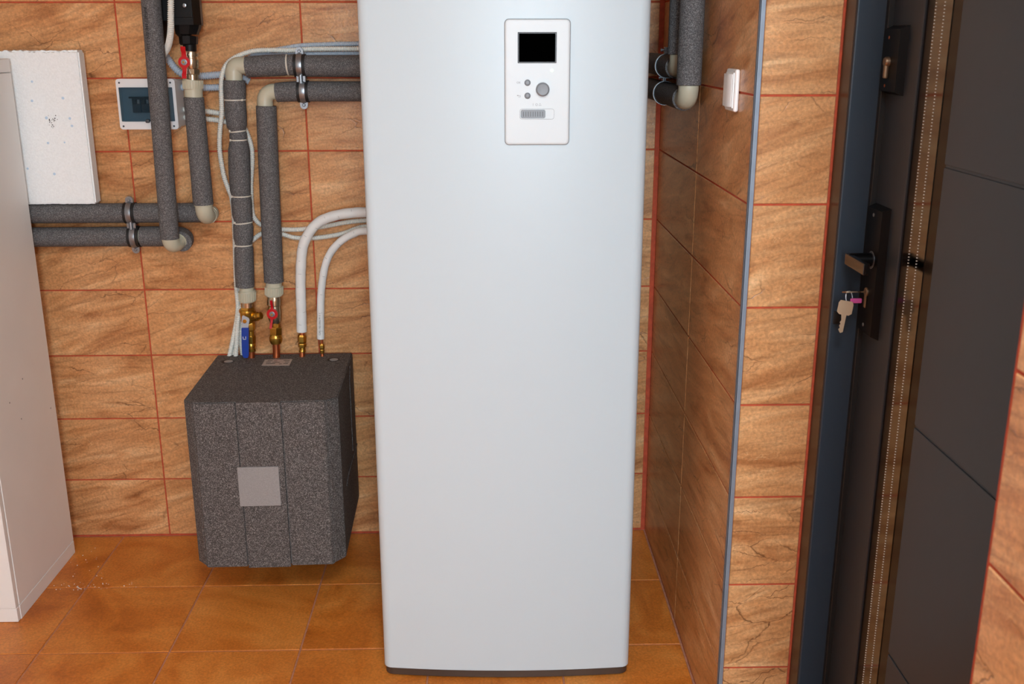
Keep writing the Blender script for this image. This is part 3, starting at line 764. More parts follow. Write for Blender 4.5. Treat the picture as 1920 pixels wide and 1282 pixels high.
# run B: lower left pipe, comes forward and rises out of view
YBp, zB = -.142, .9595
pbp = thing('insulated_pipe', 'long grey foam pipe with black print rising in front of the fuse box', 'pipe', (-.37, YW+.005, zB-.028), group='foam insulated pipes')
vb = at(318.6, 445, 'Y', YBp); xB = vb.x
c261 = at(261, 445, 'Y', yh).x
straight((-1.32, yh, zB), (c261-.003, yh, zB), .0275, pbp)
MB().sweep([(c261-.012, yh, zB), (c261+.03, yh, zB)], .0185, 24).build('bare_pipe', 'ppr', pbp)
pts = fillet([(c261+.007, yh, zB), (xB+.020, yh, zB), (xB+.020, yh-.052, zB-.006)], .034, 14)
foam(pts, [.0285]*len(pts), pbp, .02)
elbow([(xB+.012, yh-.045, zB-.004), (xB, YBp, zB-.016), (vb.x, YBp, zB+.024)], .0225, pbp, .026)
c, r = vtube([(-160, 254, 292.5), (0, 264.6, 301.5), (447, 301.4, 335.8)], YBp); c = [c[0]+(c[0]-c[1])*((2.49-c[0].z)/(c[0].z-c[1].z))]+c; r = [r[0]]+r; ins = foam(c, r, pbp)
def along(mb_name, txt, p0, p1, off, size, parent, material='dark_print'):
    """print running up a pipe, read from the bottom upwards"""
    p0, p1 = Vector(p0), Vector(p1); d = (p1-p0).normalized()
    nrm = Vector((.0, -1, 0)); nrm = Matrix.Rotation(off, 4, d) @ nrm
    y_ = nrm.cross(d)
    return d, nrm
pA_, pB_ = at(285, 110, 'Y', YBp), at(274.5, 0, 'Y', YBp)
rB = .0278
ax0 = at(292, 110, 'Y', YBp); ax1 = at(283, 0, 'Y', YBp); d = (ax1-ax0).normalized()
n_ = Vector((-.33, -1, 0)).normalized(); n_ = (n_-d*n_.dot(d)).normalized()
xdir = d; ydir = n_.cross(d)
text_mesh('FTIT / 30SUN2 / 2M500', .0112, axes((ax0+ax1)/2+n_*(.0262), xdir, ydir), 'pipe_print', 'dark_print', ins)

# run C: pipe with cable ties from the blue valve up and right behind the heat pump
pc = thing('insulated_pipe', 'grey foam pipe pinched by cable ties above the blue lever valve', 'pipe', (-.2, YW, .8), group='foam insulated pipes')
c, r = htube([(462, 105.5, 145.5), (500, 102.5, 144), (534, 101, 142), (540, 103, 140.5), (546, 101, 142), (556, 101.5, 142), (574, 103, 144), (675, 103, 145), (790, 103, 145)], YW); foam(c, r, pc, .003)
elbow([at(439, 157, 'Y', YW), at(438, 122.5, 'Y', YW), at(466, 123, 'Y', YW)], .0225, pc, .014)
a_, b2 = at(424, 108, 'Y', YW), at(455, 140, 'Y', YW)
rows = [(151, 419, 459.5), (165, 419, 461), (182, 420.5, 461), (187, 421.5, 460), (193, 421.5, 461), (215, 422, 462.5), (234, 425, 463), (246, 431, 460.5), (252, 430.5, 463), (258, 430.5, 463.5), (262, 432, 462.5), (268, 430, 465), (285, 428, 468), (320, 428.8, 469.5), (355, 431.5, 469.7), (367, 435, 470), (376, 433.5, 472), (400, 435.5, 473), (417, 440, 473), (424, 437.5, 475), (445, 438, 474.5), (459, 441, 472), (467, 439.5, 475), (500, 440, 476), (537, 442, 477)]
c, r = vtube(rows, YW); insC = foam(c, r, pc, .0025)
for py, tilt in ((187.5, 0), (246, .09), (262, 0), (367, 0), (417, .07), (459, 0)):
    i = min(range(len(rows)), key=lambda k: abs(rows[k][0]-py)); ctr, rr_ = c[i], r[i]
    mbt = MB().band((0, 0, 0), (0, 0, 1), rr_+.0001, rr_+.0019, .0034, 36).xf(Matrix.Translation(ctr) @ Matrix.Rotation(-tilt, 4, 'Y'))
    tie = mbt.build('cable_tie', 'tie', pc)
    side = {187.5: 1}.get(py, -1)
    hx = ctr.x + side*rr_*.82; hy_ = ctr.y - math.sqrt(max(0, rr_**2-(rr_*.82)**2)) - .001
    MB().box((hx-.003, hy_-.0025, ctr.z-.003-side*tilt*rr_*.8), (hx+.003, hy_+.0025, ctr.z+.003-side*tilt*rr_*.8), .0008, 1).build('tie_head', 'tie', tie)
ch, rh = htube([(540, 103, 140.5)], YW)
MB().band(ch[0], (1, 0, .05), rh[0]+.0004, rh[0]+.0024, .004, 36).build('cable_tie', 'tie', pc)
# ribbed union at its foot
def union(rows, parent, Y):
    c, r = vtube(rows, Y); u_ = MB().sweep(c, r, 24).build('union_fitting', 'ppr', parent, smooth=30)
    return u_
def ribs(p0, p1, r0, r1, parent, n=24):
    m_ = MB()
    for j in range(n):
        a_ = 2*PI*j/n; q = Vector((math.cos(a_), math.sin(a_), 0)); m_.sweep([p0+q*r0, p1+q*r1], .001, 5)
    g_ = m_.build('grip_ribs', 'ppr', parent); g_['kind'] = 'stuff'; return g_
rows = [(534, 449.5, 475.5), (544, 449.5, 476), (545, 447.6, 479), (547, 447.2, 479.6), (563, 448.2, 479.4), (565.5, 450, 478)]
uc = union(rows, pc, YW); c, r = vtube(rows, YW); ribs(c[3], c[4], r[3], r[4], uc)
# run D
pd_ = thing('insulated_pipe', 'straight grey foam pipe above the red handled valve of the foam box', 'pipe', (-.1, YW, .83), group='foam insulated pipes')
c, r = htube([(518, 155, 191.5), (535, 153, 191), (557, 151.8, 190.5), (577, 152, 190.6), (678, 152, 190.6), (790, 152, 190.6)], YW); foam(c, r, pd_, .006)
elbow([at(497.5, 203, 'Y', YW), at(495.8, 171.4, 'Y', YW), at(523, 171.6, 'Y', YW)], .0213, pd_, .024)
c, r = vtube([(199, 480, 518.2), (330, 485.5, 523.4), (440, 490.8, 528), (528, 495.5, 531.6)], YW); foam(c, r, pd_)
rows = [(524, 498.5, 528.3), (536.5, 498.5, 528.3), (537.5, 497, 530.6), (551.5, 497.2, 530.4), (554.5, 499, 529)]
ud = union(rows, pd_, YW); c, r = vtube(rows, YW); ribs(c[2], c[3], r[2], r[3], ud)

# runs E, F beside the side wall on the right
XV = .9575
pe = thing('insulated_pipe', 'grey foam pipe with beige elbow hanging closest to the white light switch', 'pipe', (XV, -.6, 1.335), group='foam insulated pipes')
zE = 1.361
foam([Vector((XV, -.6, zE+.032)), Vector((XV+.001, -.6, 2.45))], [.0275, .0275], pe, .04)
elbow([(XV, -.545, zE), (XV, -.6, zE-.001), (XV, -.6, zE+.036)], .0228, pe, .028)
foam([Vector((XV, -.04, zE+.002)), Vector((XV, -.553, zE))], [.0272, .0272], pe, .04)
pf = thing('insulated_pipe', 'grey foam pipe tucked behind the hanging pipe between heat pump and side wall', 'pipe', (XV, -.49, 1.4), group='foam insulated pipes')
zF = 1.428
foam([Vector((XV-.003, -.488, zF+.03)), Vector((XV-.003, -.488, 2.45))], [.0275, .0275], pf, .04)
elbow([(XV, -.435, zF), (XV-.002, -.488, zF-.001), (XV-.003, -.488, zF+.036)], .0228, pf, .028)
foam([Vector((XV, -.04, zF+.002)), Vector((XV, -.442, zF))], [.0272, .0272], pf, .04)

# ------------------------------------------------------------------ pipe clamps
def clamp(x, zU, zL, rU, rL, label, loc_y):
    t = thing('pipe_clamp', label, 'pipe clamp', (x, loc_y, zL-rL), group='double pipe clamps')
    for z, rr_ in ((zU, rU), (zL, rL)):
        lin_ = MB().band((x+(zU-z)*.07, loc_y, z), (1, 0, 0), rr_-.0015, rr_+.0024, .031, 44).build('rubber_lining', 'rubber', t)
        MB().band((x+(zU-z)*.07, loc_y, z), (1, 0, 0), rr_+.002, rr_+.0038, .0145, 44, .0014).build('steel_band', 'zinc', t)
    yf = loc_y-.004
    xl = x+(zU-zL)*.07
    for xx, z0, s_ in ((x, zU+rU, 1), (xl, zL-rL, -1)):
        pts = [(xx-.0105, z0+s_*.0005), (xx+.0105, z0+s_*.0005)] + [(xx+.0105*math.cos(a_), z0+s_*(.0095+.0105*math.sin(a_))) for a_ in np.linspace(0, PI, 13)]
        tb = MB().prism(pts, 'Y', yf-.0015, yf+.0015).build('ear', 'zinc', t)
        MB().prism([(p_[0], p_[1]) for p_ in pts], 'Y', yf+.002, yf+.005).build('ear', 'zinc', t)
        MB().lathe((xx, yf-.001, z0+s_*.009), (0, -1, 0), [(0, .0046), (.0022, .0044), (.0034, .003)], 18).build('screw', 'zinc', tb)
        MB().lathe((xx, yf+.02, z0+s_*.009), (0, -1, 0), [(0, .0026), (.018, .0026)], 10).build('screw_shank', 'zinc', tb)
    xm = (x+xl)/2; za, zb_ = zU-rU+.002, zL+rL-.002
    lk = MB().box((xm-.0125, yf-.012, zb_), (xm+.0125, yf-.008, za), .0008, 1).build('link_plate', 'zinc', t)
    MB().sweep([(xm, yf-.013, zb_-.003), (xm, yf-.013, za+.003)], .0058, 14).build('link_rib', 'zinc', lk)
    MB().sweep([(xm, loc_y, (za+zb_)/2), (xm, -.002, (za+zb_)/2)], .0045, 10).build('wall_stud', 'zinc', t)
    return t
cx = at(245.5, 400, 'Y', yh).x
clamp(cx, zA, zB, .0275, .0275, 'double steel pipe clamp next to the polystyrene board', yh)
c3, r3 = htube([(563, 102.3, 143.4)], YW); c4, r4 = htube([(568, 152, 190.6)], YW)
clamp(c3[0].x, c3[0].z, c4[0].z, r3[0], r4[0], 'double steel pipe clamp beside the heat pump above the white sleeved pipes', YW)
for z, y, lab in ((zE, -.285, 'single steel clamp around the lower pipe behind the heat pump'), (zF, -.30, 'single steel clamp around the upper pipe behind the heat pump')):
    t = thing('pipe_clamp', lab, 'pipe clamp', (XV, y, z-.03), group='single pipe clamps')
    MB().band((XV, y, z), (0, 1, 0), .0265, .029, .024, 40).build('rubber_lining', 'rubber', t)
    MB().band((XV, y, z), (0, 1, 0), .0288, .0300, .013, 40).build('steel_band', 'zinc', t)
    e = MB().box((XV-.007, y-.009, z+.029), (XV-.004, y+.009, z+.045), .001, 1).box((XV-.002, y-.009, z+.029), (XV+.001, y+.009, z+.045), .001, 1).build('ear', 'zinc', t)
    MB().lathe((XV-.016, y, z+.038), (1, 0, 0), [(0, .004), (.004, .004), (.004, .0025), (.026, .0025), (.026, .004), (.03, .004)], 14).build('screw', 'zinc', e)
    MB().sweep([(XV+.03, y, z), (XR, y, z)], .004, 10).build('wall_stud', 'zinc', t)

# ------------------------------------------------------------------ black pump and its valve
bp_ = thing('circulation_pump', 'black heating pump above the red handled valve at the top edge', 'pump', (-.285, -.07, 1.5), group=None)
YK = -.172
a = at(327, 42, 'Y', YK); b_ = at(359, 0, 'Y', YK)
bx0, bx1, bz0 = a.x, b_.x, a.z
# octagonal casing with bevelled right shoulder
MB().prism([(bx0-.001, YK), (bx1, YK), (bx1+.012, YK+.03), (bx1-.012, -.03), (bx0-.02, -.03), (bx0-.02, YK+.03)], 'Z', bz0-.006, 1.82).build('casing', 'black', bp_, smooth=20)
a = at(302, 40, 'Y', -.10)
MB().box((a.x-.03, -.108, a.z), (bx0+.01, -.03, 1.80), .004, 2).build('side_casing', 'black', bp_)
MB().box((bx0, YK-.0025, bz0+.012), (bx1-.001, YK+.003, 1.72), .0015, 2).build('face_plate', 'black', bp_)
q = at(345.5, 10, 'Y', YK-.003)
MB().band((q.x, YK-.003, q.z), (0, -1, 0), .006, .0085, .003, 24).build('screw_socket', 'black', bp_)
MB().lathe((q.x, YK-.001, q.z), (0, -1, 0), [(0, .005), (.002, .005), (.003, .0025)], 16).build('screw', 'zinc', bp_)
c, r = vtube([(40, 325.5, 378.5), (50, 327, 376.5), (64, 329.5, 372), (67, 338, 367)], YA)
MB().sweep(c, r, 8, phase=PI/8).build('lower_casing', 'black', bp_, smooth=20)
c, r = vtube([(66, 336.5, 370.5), (69, 335.5, 371), (82, 337, 371), (84, 339, 369.5)], YA)
MB().sweep(c, r, 8, phase=PI/8).build('union_nut', 'black', bp_, smooth=20)
a = at(312, 82, 'Y', -.09)
MB().box((a.x-.022, -.106, a.z), (a.x, -.05, bz0+.06), .003, 2).build('connector', 'black', bp_)

def ball_valve(label, loc, parts):
    return thing('ball_valve', label, 'valve', loc, group='ball valves')
vA = thing('ball_valve', 'nickel ball valve with red handle under the black pump', 'valve', tuple(at(361, 148, 'Y', YA)))
c, r = vtube([(82, 343, 368), (96, 344, 368.5)], YA); MB().sweep(c, r, 20).build('black_tail', 'black', vA)
c, r = vtube([(96, 345, 371), (99, 344, 372), (104, 344, 372), (105, 346, 370), (109, 346, 370.5), (113, 344.5, 372.5), (123, 345, 372.5), (129, 348, 371)], YA)
MB().sweep(c, r, 24).build('body', 'nickel', vA)
c, r = vtube([(128.5, 347, 373.5), (130, 346.5, 374), (138.5, 347, 374), (140, 348.5, 372.5)], YA); MB().sweep(c, r, 6).build('hex_nut', 'nickel', vA, smooth=20)
c, r = vtube([(139, 350, 372), (150, 350.5, 372)], YA); MB().sweep(c, r, 20).build('tail', 'nickel', vA)
def butterfly(par, ctr, top, bot, wtop, wbot, rdisc, Yh, body_y, material='red'):
    """two winged handle: disc on the stem with one wing up and one down, ends bent towards the room"""
    C_ = at(*ctr, 'Y', Yh); T_ = at(*top, 'Y', Yh); B_ = at(*bot, 'Y', Yh)
    h = MB().lathe(C_+Vector((0, .0015, 0)), (0, -1, 0), [(0, rdisc*.96), (.0006, rdisc), (.0034, rdisc), (.004, rdisc*.95)], 32)
    for e, w_ in ((T_, wtop), (B_, wbot)):
        d = (e-C_); L_ = d.length; d.normalize(); sx = Vector((d.z, 0, -d.x))
        prof = [(0, .0, w_*1.25), (L_*.45, .0, w_*1.0), (L_*.62, -.002, w_*.92), (L_*.72, -.007, w_), (L_*.98, -.0095, w_), (L_, -.0095, w_*.8)]
        n = len(prof); vs = []
        for t, yo, ww in prof:
            for yy in (yo+.0015, yo-.0018):
                for sg in (-1, 1): vs.append(C_+d*t+sx*(sg*ww/2)+Vector((0, yy, 0)))
        fs = []
        for i in range(n-1):
            o_ = i*4; p_ = o_+4
            fs += [(o_, o_+1, p_+1, p_), (o_+2, p_+2, p_+3, o_+3), (o_, p_, p_+2, o_+2), (o_+1, o_+3, p_+3, p_+1)]
        fs += [(0, 2, 3, 1), ((n-1)*4, (n-1)*4+1, (n-1)*4+3, (n-1)*4+2)]
        h.add(vs, fs)
    hnd = h.build('handle', material, par, smooth=40, label='red two winged handle')
    MB().lathe(C_+Vector((0, -.002, 0)), (0, -1, 0), [(0, .0078), (.0016, .0078), (.0018, .007)], 24).build('washer', 'zinc', hnd)
    MB().lathe(C_+Vector((0, -.0035, 0)), (0, -1, 0), [(0, .0062), (.0035, .0062), (.004, .0055)], 6).build('hex_nut', 'zinc', hnd, smooth=20)
    MB().lathe(C_+Vector((0, -.003, 0)), (0, -1, 0), [(0, .0028), (.0062, .0028), (.0068, .002)], 12).build('stem_tip', 'brass', hnd)
    MB().sweep([C_+Vector((0, .001, 0)), Vector((C_.x, body_y, C_.z))], .006, 14).build('stem', 'nickel', par)
butterfly(vA, (345.5, 116.5), (344.8, 87), (347.5, 147), .0125, .0115, .0152, YA-.03, YA)

# ------------------------------------------------------------------ valves on the foam module
vC = thing('ball_valve', 'brass strainer valve with long blue lever standing on the foam box', 'valve', tuple(at(471, 668, 'Y', YW)))
c, r = vtube([(564, 451, 476.5), (575, 451.5, 477)], YW); MB().sweep(c, r, 20).build('neck', 'nickel', vC)
c, r = vtube([(574.5, 451, 478), (580, 450.5, 478.5)], YW); MB().sweep(c, r, 6, phase=.3).build('hex_collar', 'brass', vC, smooth=20)
c, r = vtube([(580, 449, 478.5), (581, 448.3, 479.2), (584.5, 448.5, 479.4), (585.5, 450, 478), (591, 450.5, 477.5), (602, 452.5, 477.5), (606, 456, 477)], YW); MB().sweep(c, r, 26).build('body', 'brass', vC)
c, r = vtube([(605, 458, 477), (608, 458, 478.5), (617, 459, 478.5), (620, 461, 477.5)], YW); MB().sweep(c, r, 8).build('hex_body', 'brass', vC, smooth=20)
c, r = vtube([(619, 463, 476), (630, 464, 477)], YW); MB().sweep(c, r, 20).build('waist', 'brass', vC)
c, r = vtube([(629, 462, 479), (631, 461.5, 479.5), (642, 462.5, 479.5), (643.5, 463.5, 478.5)], YW); MB().sweep(c, r, 6).build('hex_nut', 'brass', vC, smooth=20)
c, r = vtube([(643, 463, 478.5), (646, 462.3, 479.6), (648.5, 462.3, 479.6), (649.5, 463.8, 478.8), (651.5, 463.8, 478.8), (652.5, 462.5, 480), (657.5, 463, 480), (658.5, 464.5, 478.5)], YW); MB().sweep(c, r, 24).build('compression_ring', 'brass', vC)
cc, rr_ = vtube([(655, 465, 477.5), (678, 465.5, 478)], YW); cc[-1].z = min(cc[-1].z, ZT-.006); MB().sweep(cc, rr_, 20).build('copper_stub', 'copper', vC, label='copper pipe stub')
# strainer port to the right
p0 = at(468, 596, 'Y', YW); p1 = at(489.5, 591.5, 'Y', YW-.012); ax_ = (p1-p0).normalized(); L_ = (p1-p0).length
MB().lathe(p0, ax_, [(0, .010), (L_*.35, .0125), (L_*.62, .0138), (L_*.72, .013), (L_*.74, .0115), (L_*.8, .0115), (L_*.82, .0105), (L_, .0105), (L_*1.03, .009)], 26).build('strainer_cap', 'brass', vC)
# blue lever
YLV = YW-.034
lev = MB()
def ribbon(rows, Y, th, dy=None):
    m_ = MB(); vs = []
    for i, (py, xl, xr) in enumerate(rows):
        off = dy[i] if dy else 0
        a, b_ = at(xl, py, 'Y', Y+off), at(xr, py, 'Y', Y+off)
        vs += [a, b_, b_+Vector((0, th, 0)), a+Vector((0, th, 0))]
    n = len(rows); fs = []
    for i in range(n-1):
        for k in range(4):
            j = (k+1) % 4; fs.append((i*4+k, i*4+j, i*4+4+j, i*4+4+k))
    fs += [(3, 2, 1, 0), tuple((n-1)*4+k for k in range(4))]
    return m_.add(vs, fs)
lv_ = ribbon([(591.5, 455, 457), (593, 453.8, 460), (596, 453.6, 466), (600, 453.3, 467.8), (606, 453.5, 466.5), (617, 454, 465.2)], YLV, .0028).build('lever', 'galv', vC, label='steel lever with blue vinyl grip')
grip = ribbon([(614.5, 453.6, 465.4), (616, 452.6, 466), (640, 452.8, 466), (662, 453.6, 466.3), (668, 455, 465.8), (671, 457.5, 464)], YLV-.002, .0065)
gr_ = grip.build('blue_grip', 'blue', lv_, smooth=20)
q0, q1 = at(455, 631, 'Y', YLV-.0022), at(461.5, 636.5, 'Y', YLV-.0022)
MB().box((q0.x, q0.y, q1.z), (q1.x, q0.y+.001, q1.z+.0015)).box((q0.x, q0.y, q1.z), (q0.x+.0015, q0.y+.001, q0.z)).box((q1.x-.0015, q0.y, q1.z), (q1.x, q0.y+.001, q0.z)).build('grip_mark', 'ebox', gr_)
q = at(459, 602, 'Y', YLV)
MB().lathe(q+Vector((0, .002, 0)), (0, -1, 0), [(0, .0062), (.005, .0062), (.0056, .005)], 6).build('lever_nut', 'brass', lv_, smooth=20)
MB().sweep([q+Vector((0, .002, 0)), Vector((q.x, YW, q.z))], .006, 12).build('stem', 'brass', vC)

vD = thing('ball_valve', 'nickel ball valve with red handle standing on the foam box', 'valve', tuple(at(517, 668, 'Y', YW)))
c, r = vtube([(553, 502, 527), (560, 501.5, 528), (563, 500.8, 528.3), (571, 500.8, 528.3), (572.5, 503, 527), (576, 503, 527.5), (582, 502, 528.5), (596, 503, 528.5), (603, 506, 528), (605, 508, 526)], YW); MB().sweep(c, r, 26).build('body', 'nickel', vD)
c, r = vtube([(603, 512, 524), (613, 511.5, 524.5)], YW); MB().sweep(c, r, 8).build('tail_nut', 'brass', vD, smooth=20)
c, r = vtube([(612, 505.5, 528), (614, 504.3, 529), (625.5, 504.8, 529), (627, 506, 528)], YW); MB().sweep(c, r, 6, phase=.25).build('hex_nut', 'brass', vD, smooth=20)
c, r = vtube([(626, 506.5, 527.8), (631, 506, 528.4), (632, 505, 529.2), (637, 505, 529.5), (641, 506.5, 528.6), (643.5, 508, 527.5)], YW); MB().sweep(c, r, 24).build('compression_ring', 'brass', vD)
cc, rr_ = vtube([(642, 511, 524.5), (678, 512, 525.5)], YW); cc[-1].z = min(cc[-1].z, ZT-.006); MB().sweep(cc, rr_, 20).build('copper_stub', 'copper', vD, label='copper pipe stub')
butterfly(vD, (510.5, 588.5), (509.7, 561.5), (508.8, 614.5), .0068, .0066, .0158, YW-.034, YW)

# ------------------------------------------------------------------ white sleeved refrigerant pipes
def sleeved(label, path, wpx, nut_rows, cop_rows, Y, slits):
    t = thing('refrigerant_pipe', label, 'pipe', tuple(at(nut_rows[-1][1], 668, 'Y', Y)))
    P = [at(x, y, 'Y', Y) for x, y in path]; P.append(P[-1]+Vector((.14, .01, -.004)))
    pts = spline(P, .004); r = wpx/2/657
    n = len(pts); rad = []
    for i in range(n):
        rad.append(r*(1+.02*math.sin(i*.7)+.012*math.sin(i*.31)))
    sl_ = MB().sweep(pts, rad, 26).build('foam_sleeve', 'white_foam', t, smooth=60)
    sm = MB(); rnd = random.Random(len(label))
    for i in range(6, n-4, slits):
        tn = (pts[i+1]-pts[i-1]).normalized(); fr_ = Vector((0, -1, 0)); fr_ = (fr_-tn*fr_.dot(tn)).normalized(); sd = tn.cross(fr_)
        a0 = rnd.uniform(-.9, .5); sp = rnd.uniform(.3, .8); tl = rnd.uniform(-.002, .002)
        sm.sweep([pts[i]+(fr_*math.cos(a_)+sd*math.sin(a_))*rad[i]+tn*tl*(a_-a0) for a_ in np.linspace(a0, a0+sp, 6)], .00042, 5)
    sm.build('sleeve_creases', 'plate_grey', sl_)['kind'] = 'stuff'
    for k, (kind, rows, seg) in enumerate(nut_rows[:-1]):
        c, rr_ = vtube(rows, Y); MB().sweep(c, rr_, seg).build(kind, 'brass', t, smooth=20)
    for rows in cop_rows:
        c, rr_ = vtube(rows, Y); c[-1].z = min(c[-1].z, ZT-.006) if rows[-1][0] > 668 else c[-1].z
        MB().sweep(c, rr_, 18).build('copper_stub', 'copper', t, label='bare copper pipe')
    return t, sl_, pts
YR = -.056
sleeved('thick white sleeved refrigerant pipe curving from foam box to heat pump',
        [(565.7, 621.5), (564.8, 578.7), (563.6, 536.6), (564.3, 497), (567.2, 466.4), (573.8, 446.7), (586.4, 427), (604.6, 412.5), (632.7, 403), (660.8, 399), (684.7, 398)], 19.2,
        [('flare_nut', [(627, 560, 572.8), (630, 558, 574.2), (640, 558, 574.6), (643.5, 560, 573)], 6), ('hex_adapter', [(643, 559.5, 573.5), (645, 558.6, 574.6), (650, 559, 574.6), (651, 561, 573)], 6),
         ('ring', [(650, 561.5, 572.5), (655, 561.5, 573), (657, 560.5, 573.5), (659, 560.5, 573.5)], 18), ('', 567)],
        [[(617, 562, 571), (629, 562, 571.5)], [(657, 562.5, 571.5), (668, 561, 572.3), (674, 561, 572.5)]], YR, 9)
t_, sl_, pts_ = sleeved('thin white sleeved refrigerant pipe with black lettering beside the heat pump',
        [(601.3, 634.8), (601.2, 592.7), (602, 553.4), (605.5, 519.7), (611.7, 491.6), (622.9, 469.2), (641, 450.5), (663.6, 438), (686, 433)], 14.2,
        [('flare_nut', [(644, 601, 607), (647, 598.6, 608.6), (652, 598.6, 608.8), (655, 600.5, 607.5)], 6), ('hex_adapter', [(654.5, 600.4, 607.6), (656, 599.6, 608.4), (661, 600, 608.2), (662.5, 601.2, 607.4)], 6), ('', 603)],
        [[(630, 600.6, 605.2), (646, 601.2, 605.8)], [(661, 602, 606.8), (669, 601, 608), (674, 601, 608)]], YR, 13)
a0, a1 = at(601.3, 633, 'Y', YR), at(601.3, 578, 'Y', YR); d = (a1-a0).normalized(); n_ = Vector((-.08, -1, 0)); n_ = (n_-d*n_.dot(d)).normalized()
text_mesh('C205-1/021/2022 M 11 1', .0066, axes((a0+a1)/2+n_*(14.2/2/657+.0006), d, n_.cross(d)), 'sleeve_print', 'dark_print', sl_)

# ------------------------------------------------------------------ corrugated conduits
def conduit(label, pts3, r, material='conduit', pitch=.0052):
    P0 = spline(pts3, .0015); st = pitch/4; P = [P0[0]]; left = st
    for a_, b_ in zip(P0[:-1], P0[1:]):       # even steps along the tube, four to a rib
        L_ = (b_-a_).length; t = 0.0
        while L_-t >= left:
            t += left; P.append(a_.lerp(b_, t/L_)); left = st
        left -= L_-t
    rad = [r*(1.0 if i % 4 in (0, 1) else .77) for i in range(len(P))]
    # square-ish ribs
    o = MB().sweep(P, rad, 14).build('corrugated_conduit', material, None, smooth=28)
    tag(o, label, 'conduit', 'corrugated cable conduits')
    return o
def pts2(seq, Y=None):
    out = []
    for s_ in seq:
        y = s_[2] if len(s_) > 2 else Y
        out.append(at(s_[0], s_[1], 'Y', y))
    return out
conduit('grey corrugated conduit hanging beside the long printed pipe in front of the black pump', pts2([(321, -150), (320.5, -60), (320.4, 0), (320.2, 31), (320.3, 51.5), (318.5, 72), (314, 90), (305, 103), (292, 114)], -.196)[:0] + [at(321, -150, 'Y', -.2)+Vector((.002, .02, .55))]+pts2([(321, -150, -.2), (320.4, 0, -.195), (320.2, 31, -.19), (320.3, 51.5, -.18), (318.3, 73, -.158), (313.5, 91, -.118), (304, 104, -.092), (292, 112, -.06), (284, 128, -.03)]), .0086)
conduit('blue grey corrugated conduit bending behind the red handled valve under the pump', pts2([(290, 80, -.03), (302, 96, -.028), (313, 107.7, -.03), (323.4, 122, -.032), (337.4, 136, -.03), (355, 142.5, -.026), (376, 142.8, -.022), (400, 141, -.02), (420, 139.5, -.018), (440, 141, -.016), (455, 146, -.016), (468, 153, -.012)]), .0105, 'conduit_blue', .006)
conduit('blue grey corrugated conduit leaving the fuse box just under the pump valve', pts2([(338, 163.5), (360, 164), (385, 164.5), (411, 164), (440, 165)], -.022), .0098, 'conduit_blue', .006)
conduit('short grey conduit from the fuse box, upper of the lower pair', pts2([(336, 205), (360, 206), (385, 208.5), (409.5, 211.8), (440, 216)], -.022), .0078)
conduit('short grey conduit from the fuse box, lower of the lower pair', pts2([(336, 219), (360, 221), (385, 223), (409.5, 225.5), (424, 228.5), (445, 236)], -.022), .0078)
conduit('long pale conduit arching over the beige elbow and down beside the tied pipe', pts2([(780, 91.6, -.03), (674, 91.6, -.032), (590.6, 91.8, -.034), (540, 94.3, -.036), (506, 93.9, -.04), (479, 95, -.045), (460, 99.5, -.05), (443, 106.5, -.052), (430.5, 114.5, -.055), (422, 125, -.058), (416.5, 140, -.06), (414.7, 161, -.062), (415.2, 186, -.064), (415.6, 211.6, -.064), (413.3, 234.8, -.062), (411.6, 260, -.06), (412.2, 285, -.058), (416, 310.5, -.055), (420.6, 333, -.052), (428, 353.5, -.046), (434, 369, -.034), (438, 400, -.022), (440, 440, -.020), (441.5, 500, -.020), (443.5, 542, -.022), (446, 575, -.028), (443.5, 601, -.034), (437.6, 632, -.038), (430, 668, -.042)]), .0071)
conduit('pale blue conduit running highest along the wall to the heat pump', pts2([(470, 101, -.014), (505, 95.5, -.013), (536, 90, -.012), (565, 85.5, -.012), (620, 83, -.012), (674, 82, -.012), (780, 81, -.012)]), .0070, 'conduit_blue')
conduit('pale blue conduit just above the thick tied horizontal pipe', pts2([(466, 108, -.014), (500, 104.5, -.014), (560, 101.5, -.014), (674, 100.3, -.014), (780, 100, -.014)]), .0070, 'conduit_blue')
conduit('pale conduit bowing out right of the tied pipe then crossing behind the straight pipe', pts2([(452, 225, -.022), (463, 249, -.024), (468.5, 263.7, -.026), (472.2, 280.5, -.028), (473, 301, -.028), (471.8, 323.6, -.026), (470.6, 346, -.026), (471.5, 380, -.026), (474, 402, -.024), (479, 411.6, -.02), (489, 421, -.016), (508, 428, -.014), (531.6, 430, -.014), (559.7, 430.2, -.014), (585, 427.5, -.014), (610, 424, -.014), (646.8, 417, -.014), (684.7, 413, -.014), (780, 408, -.014)]), .0073)
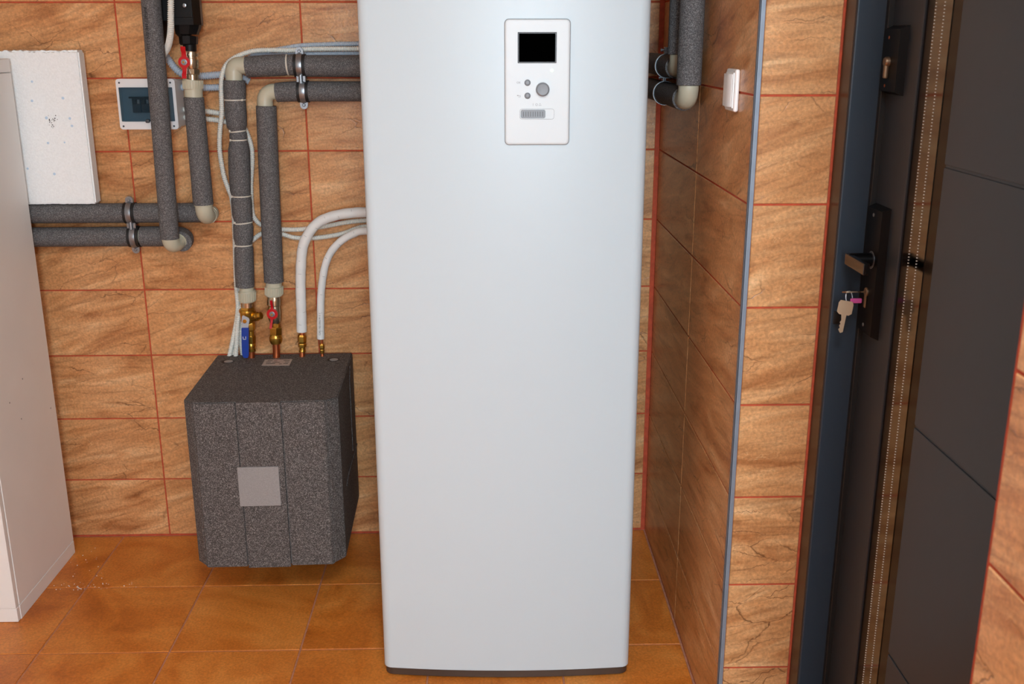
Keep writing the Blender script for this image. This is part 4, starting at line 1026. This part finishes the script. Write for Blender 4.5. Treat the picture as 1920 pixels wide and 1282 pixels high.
conduit('pale conduit from behind the tied pipe passing lowest behind the thick white sleeve', pts2([(438, 668, -.030), (441, 630, -.026), (447, 580, -.02), (452, 520, -.016), (456, 480, -.014), (464, 460, -.014), (475.8, 448.5, -.014), (490, 438.5, -.014), (510, 436, -.014), (531.6, 439.7, -.014), (554, 445.5, -.014), (590.6, 446, -.014), (627, 441, -.014), (649.6, 435.5, -.014), (668, 428.5, -.014), (690, 424, -.014), (780, 415, -.014)]), .0073)
conduit('pale conduit entering the foam box just behind the blue lever', pts2([(466, 548, -.022), (458, 580, -.024), (453, 610, -.030), (452, 640, -.033), (455.5, 668, -.034)]), .0071)
conduit('pale conduit entering the foam box in the middle of the strands beside the blue lever', pts2([(460, 546, -.027), (452, 575, -.034), (446.5, 600, -.045), (444.5, 630, -.047), (442, 669, -.046)]), .0071)

# ------------------------------------------------------------------ ceiling lamp
lampt = thing('ceiling_lamp', 'flat white ceiling lamp panel in the middle of the room', 'lamp', (LAMP.x, LAMP.y, 2.455))
MB().box((LAMP.x-.32, LAMP.y-.3, 2.462), (LAMP.x+.32, LAMP.y+.3, ZC), .004, 1).build('housing', 'white_metal', lampt)
MB().box((LAMP.x-.3, LAMP.y-.27, 2.456), (LAMP.x+.3, LAMP.y+.27, 2.463)).build('diffuser', 'diffuser', lampt)

# ------------------------------------------------------------------ crumbs on the floor
rnd = random.Random(3); cb = MB()
for i in range(70):
    px, py = (rnd.gauss(150, 26), rnd.gauss(1101, 3)) if i < 34 else (rnd.uniform(105, 200), rnd.uniform(1025, 1110))
    if i >= 62: px, py = rnd.uniform(230, 270), rnd.gauss(1097, 4)
    c = at(px, py, 'Z', 0)
    if c.x < CX+.01: continue
    s_ = rnd.uniform(.0005, .0015)
    cb.lathe((c.x, c.y, 0), (0, 0, 1), [(0, s_), (s_*.8, s_*.9), (s_*1.2, s_*.4)], 5, phase=rnd.uniform(0, 6))
cb = cb.build('polystyrene_crumbs', 'crumb'); tag(cb, 'scattered white crumbs on the floor beside the cabinet', 'crumbs', kind='stuff')
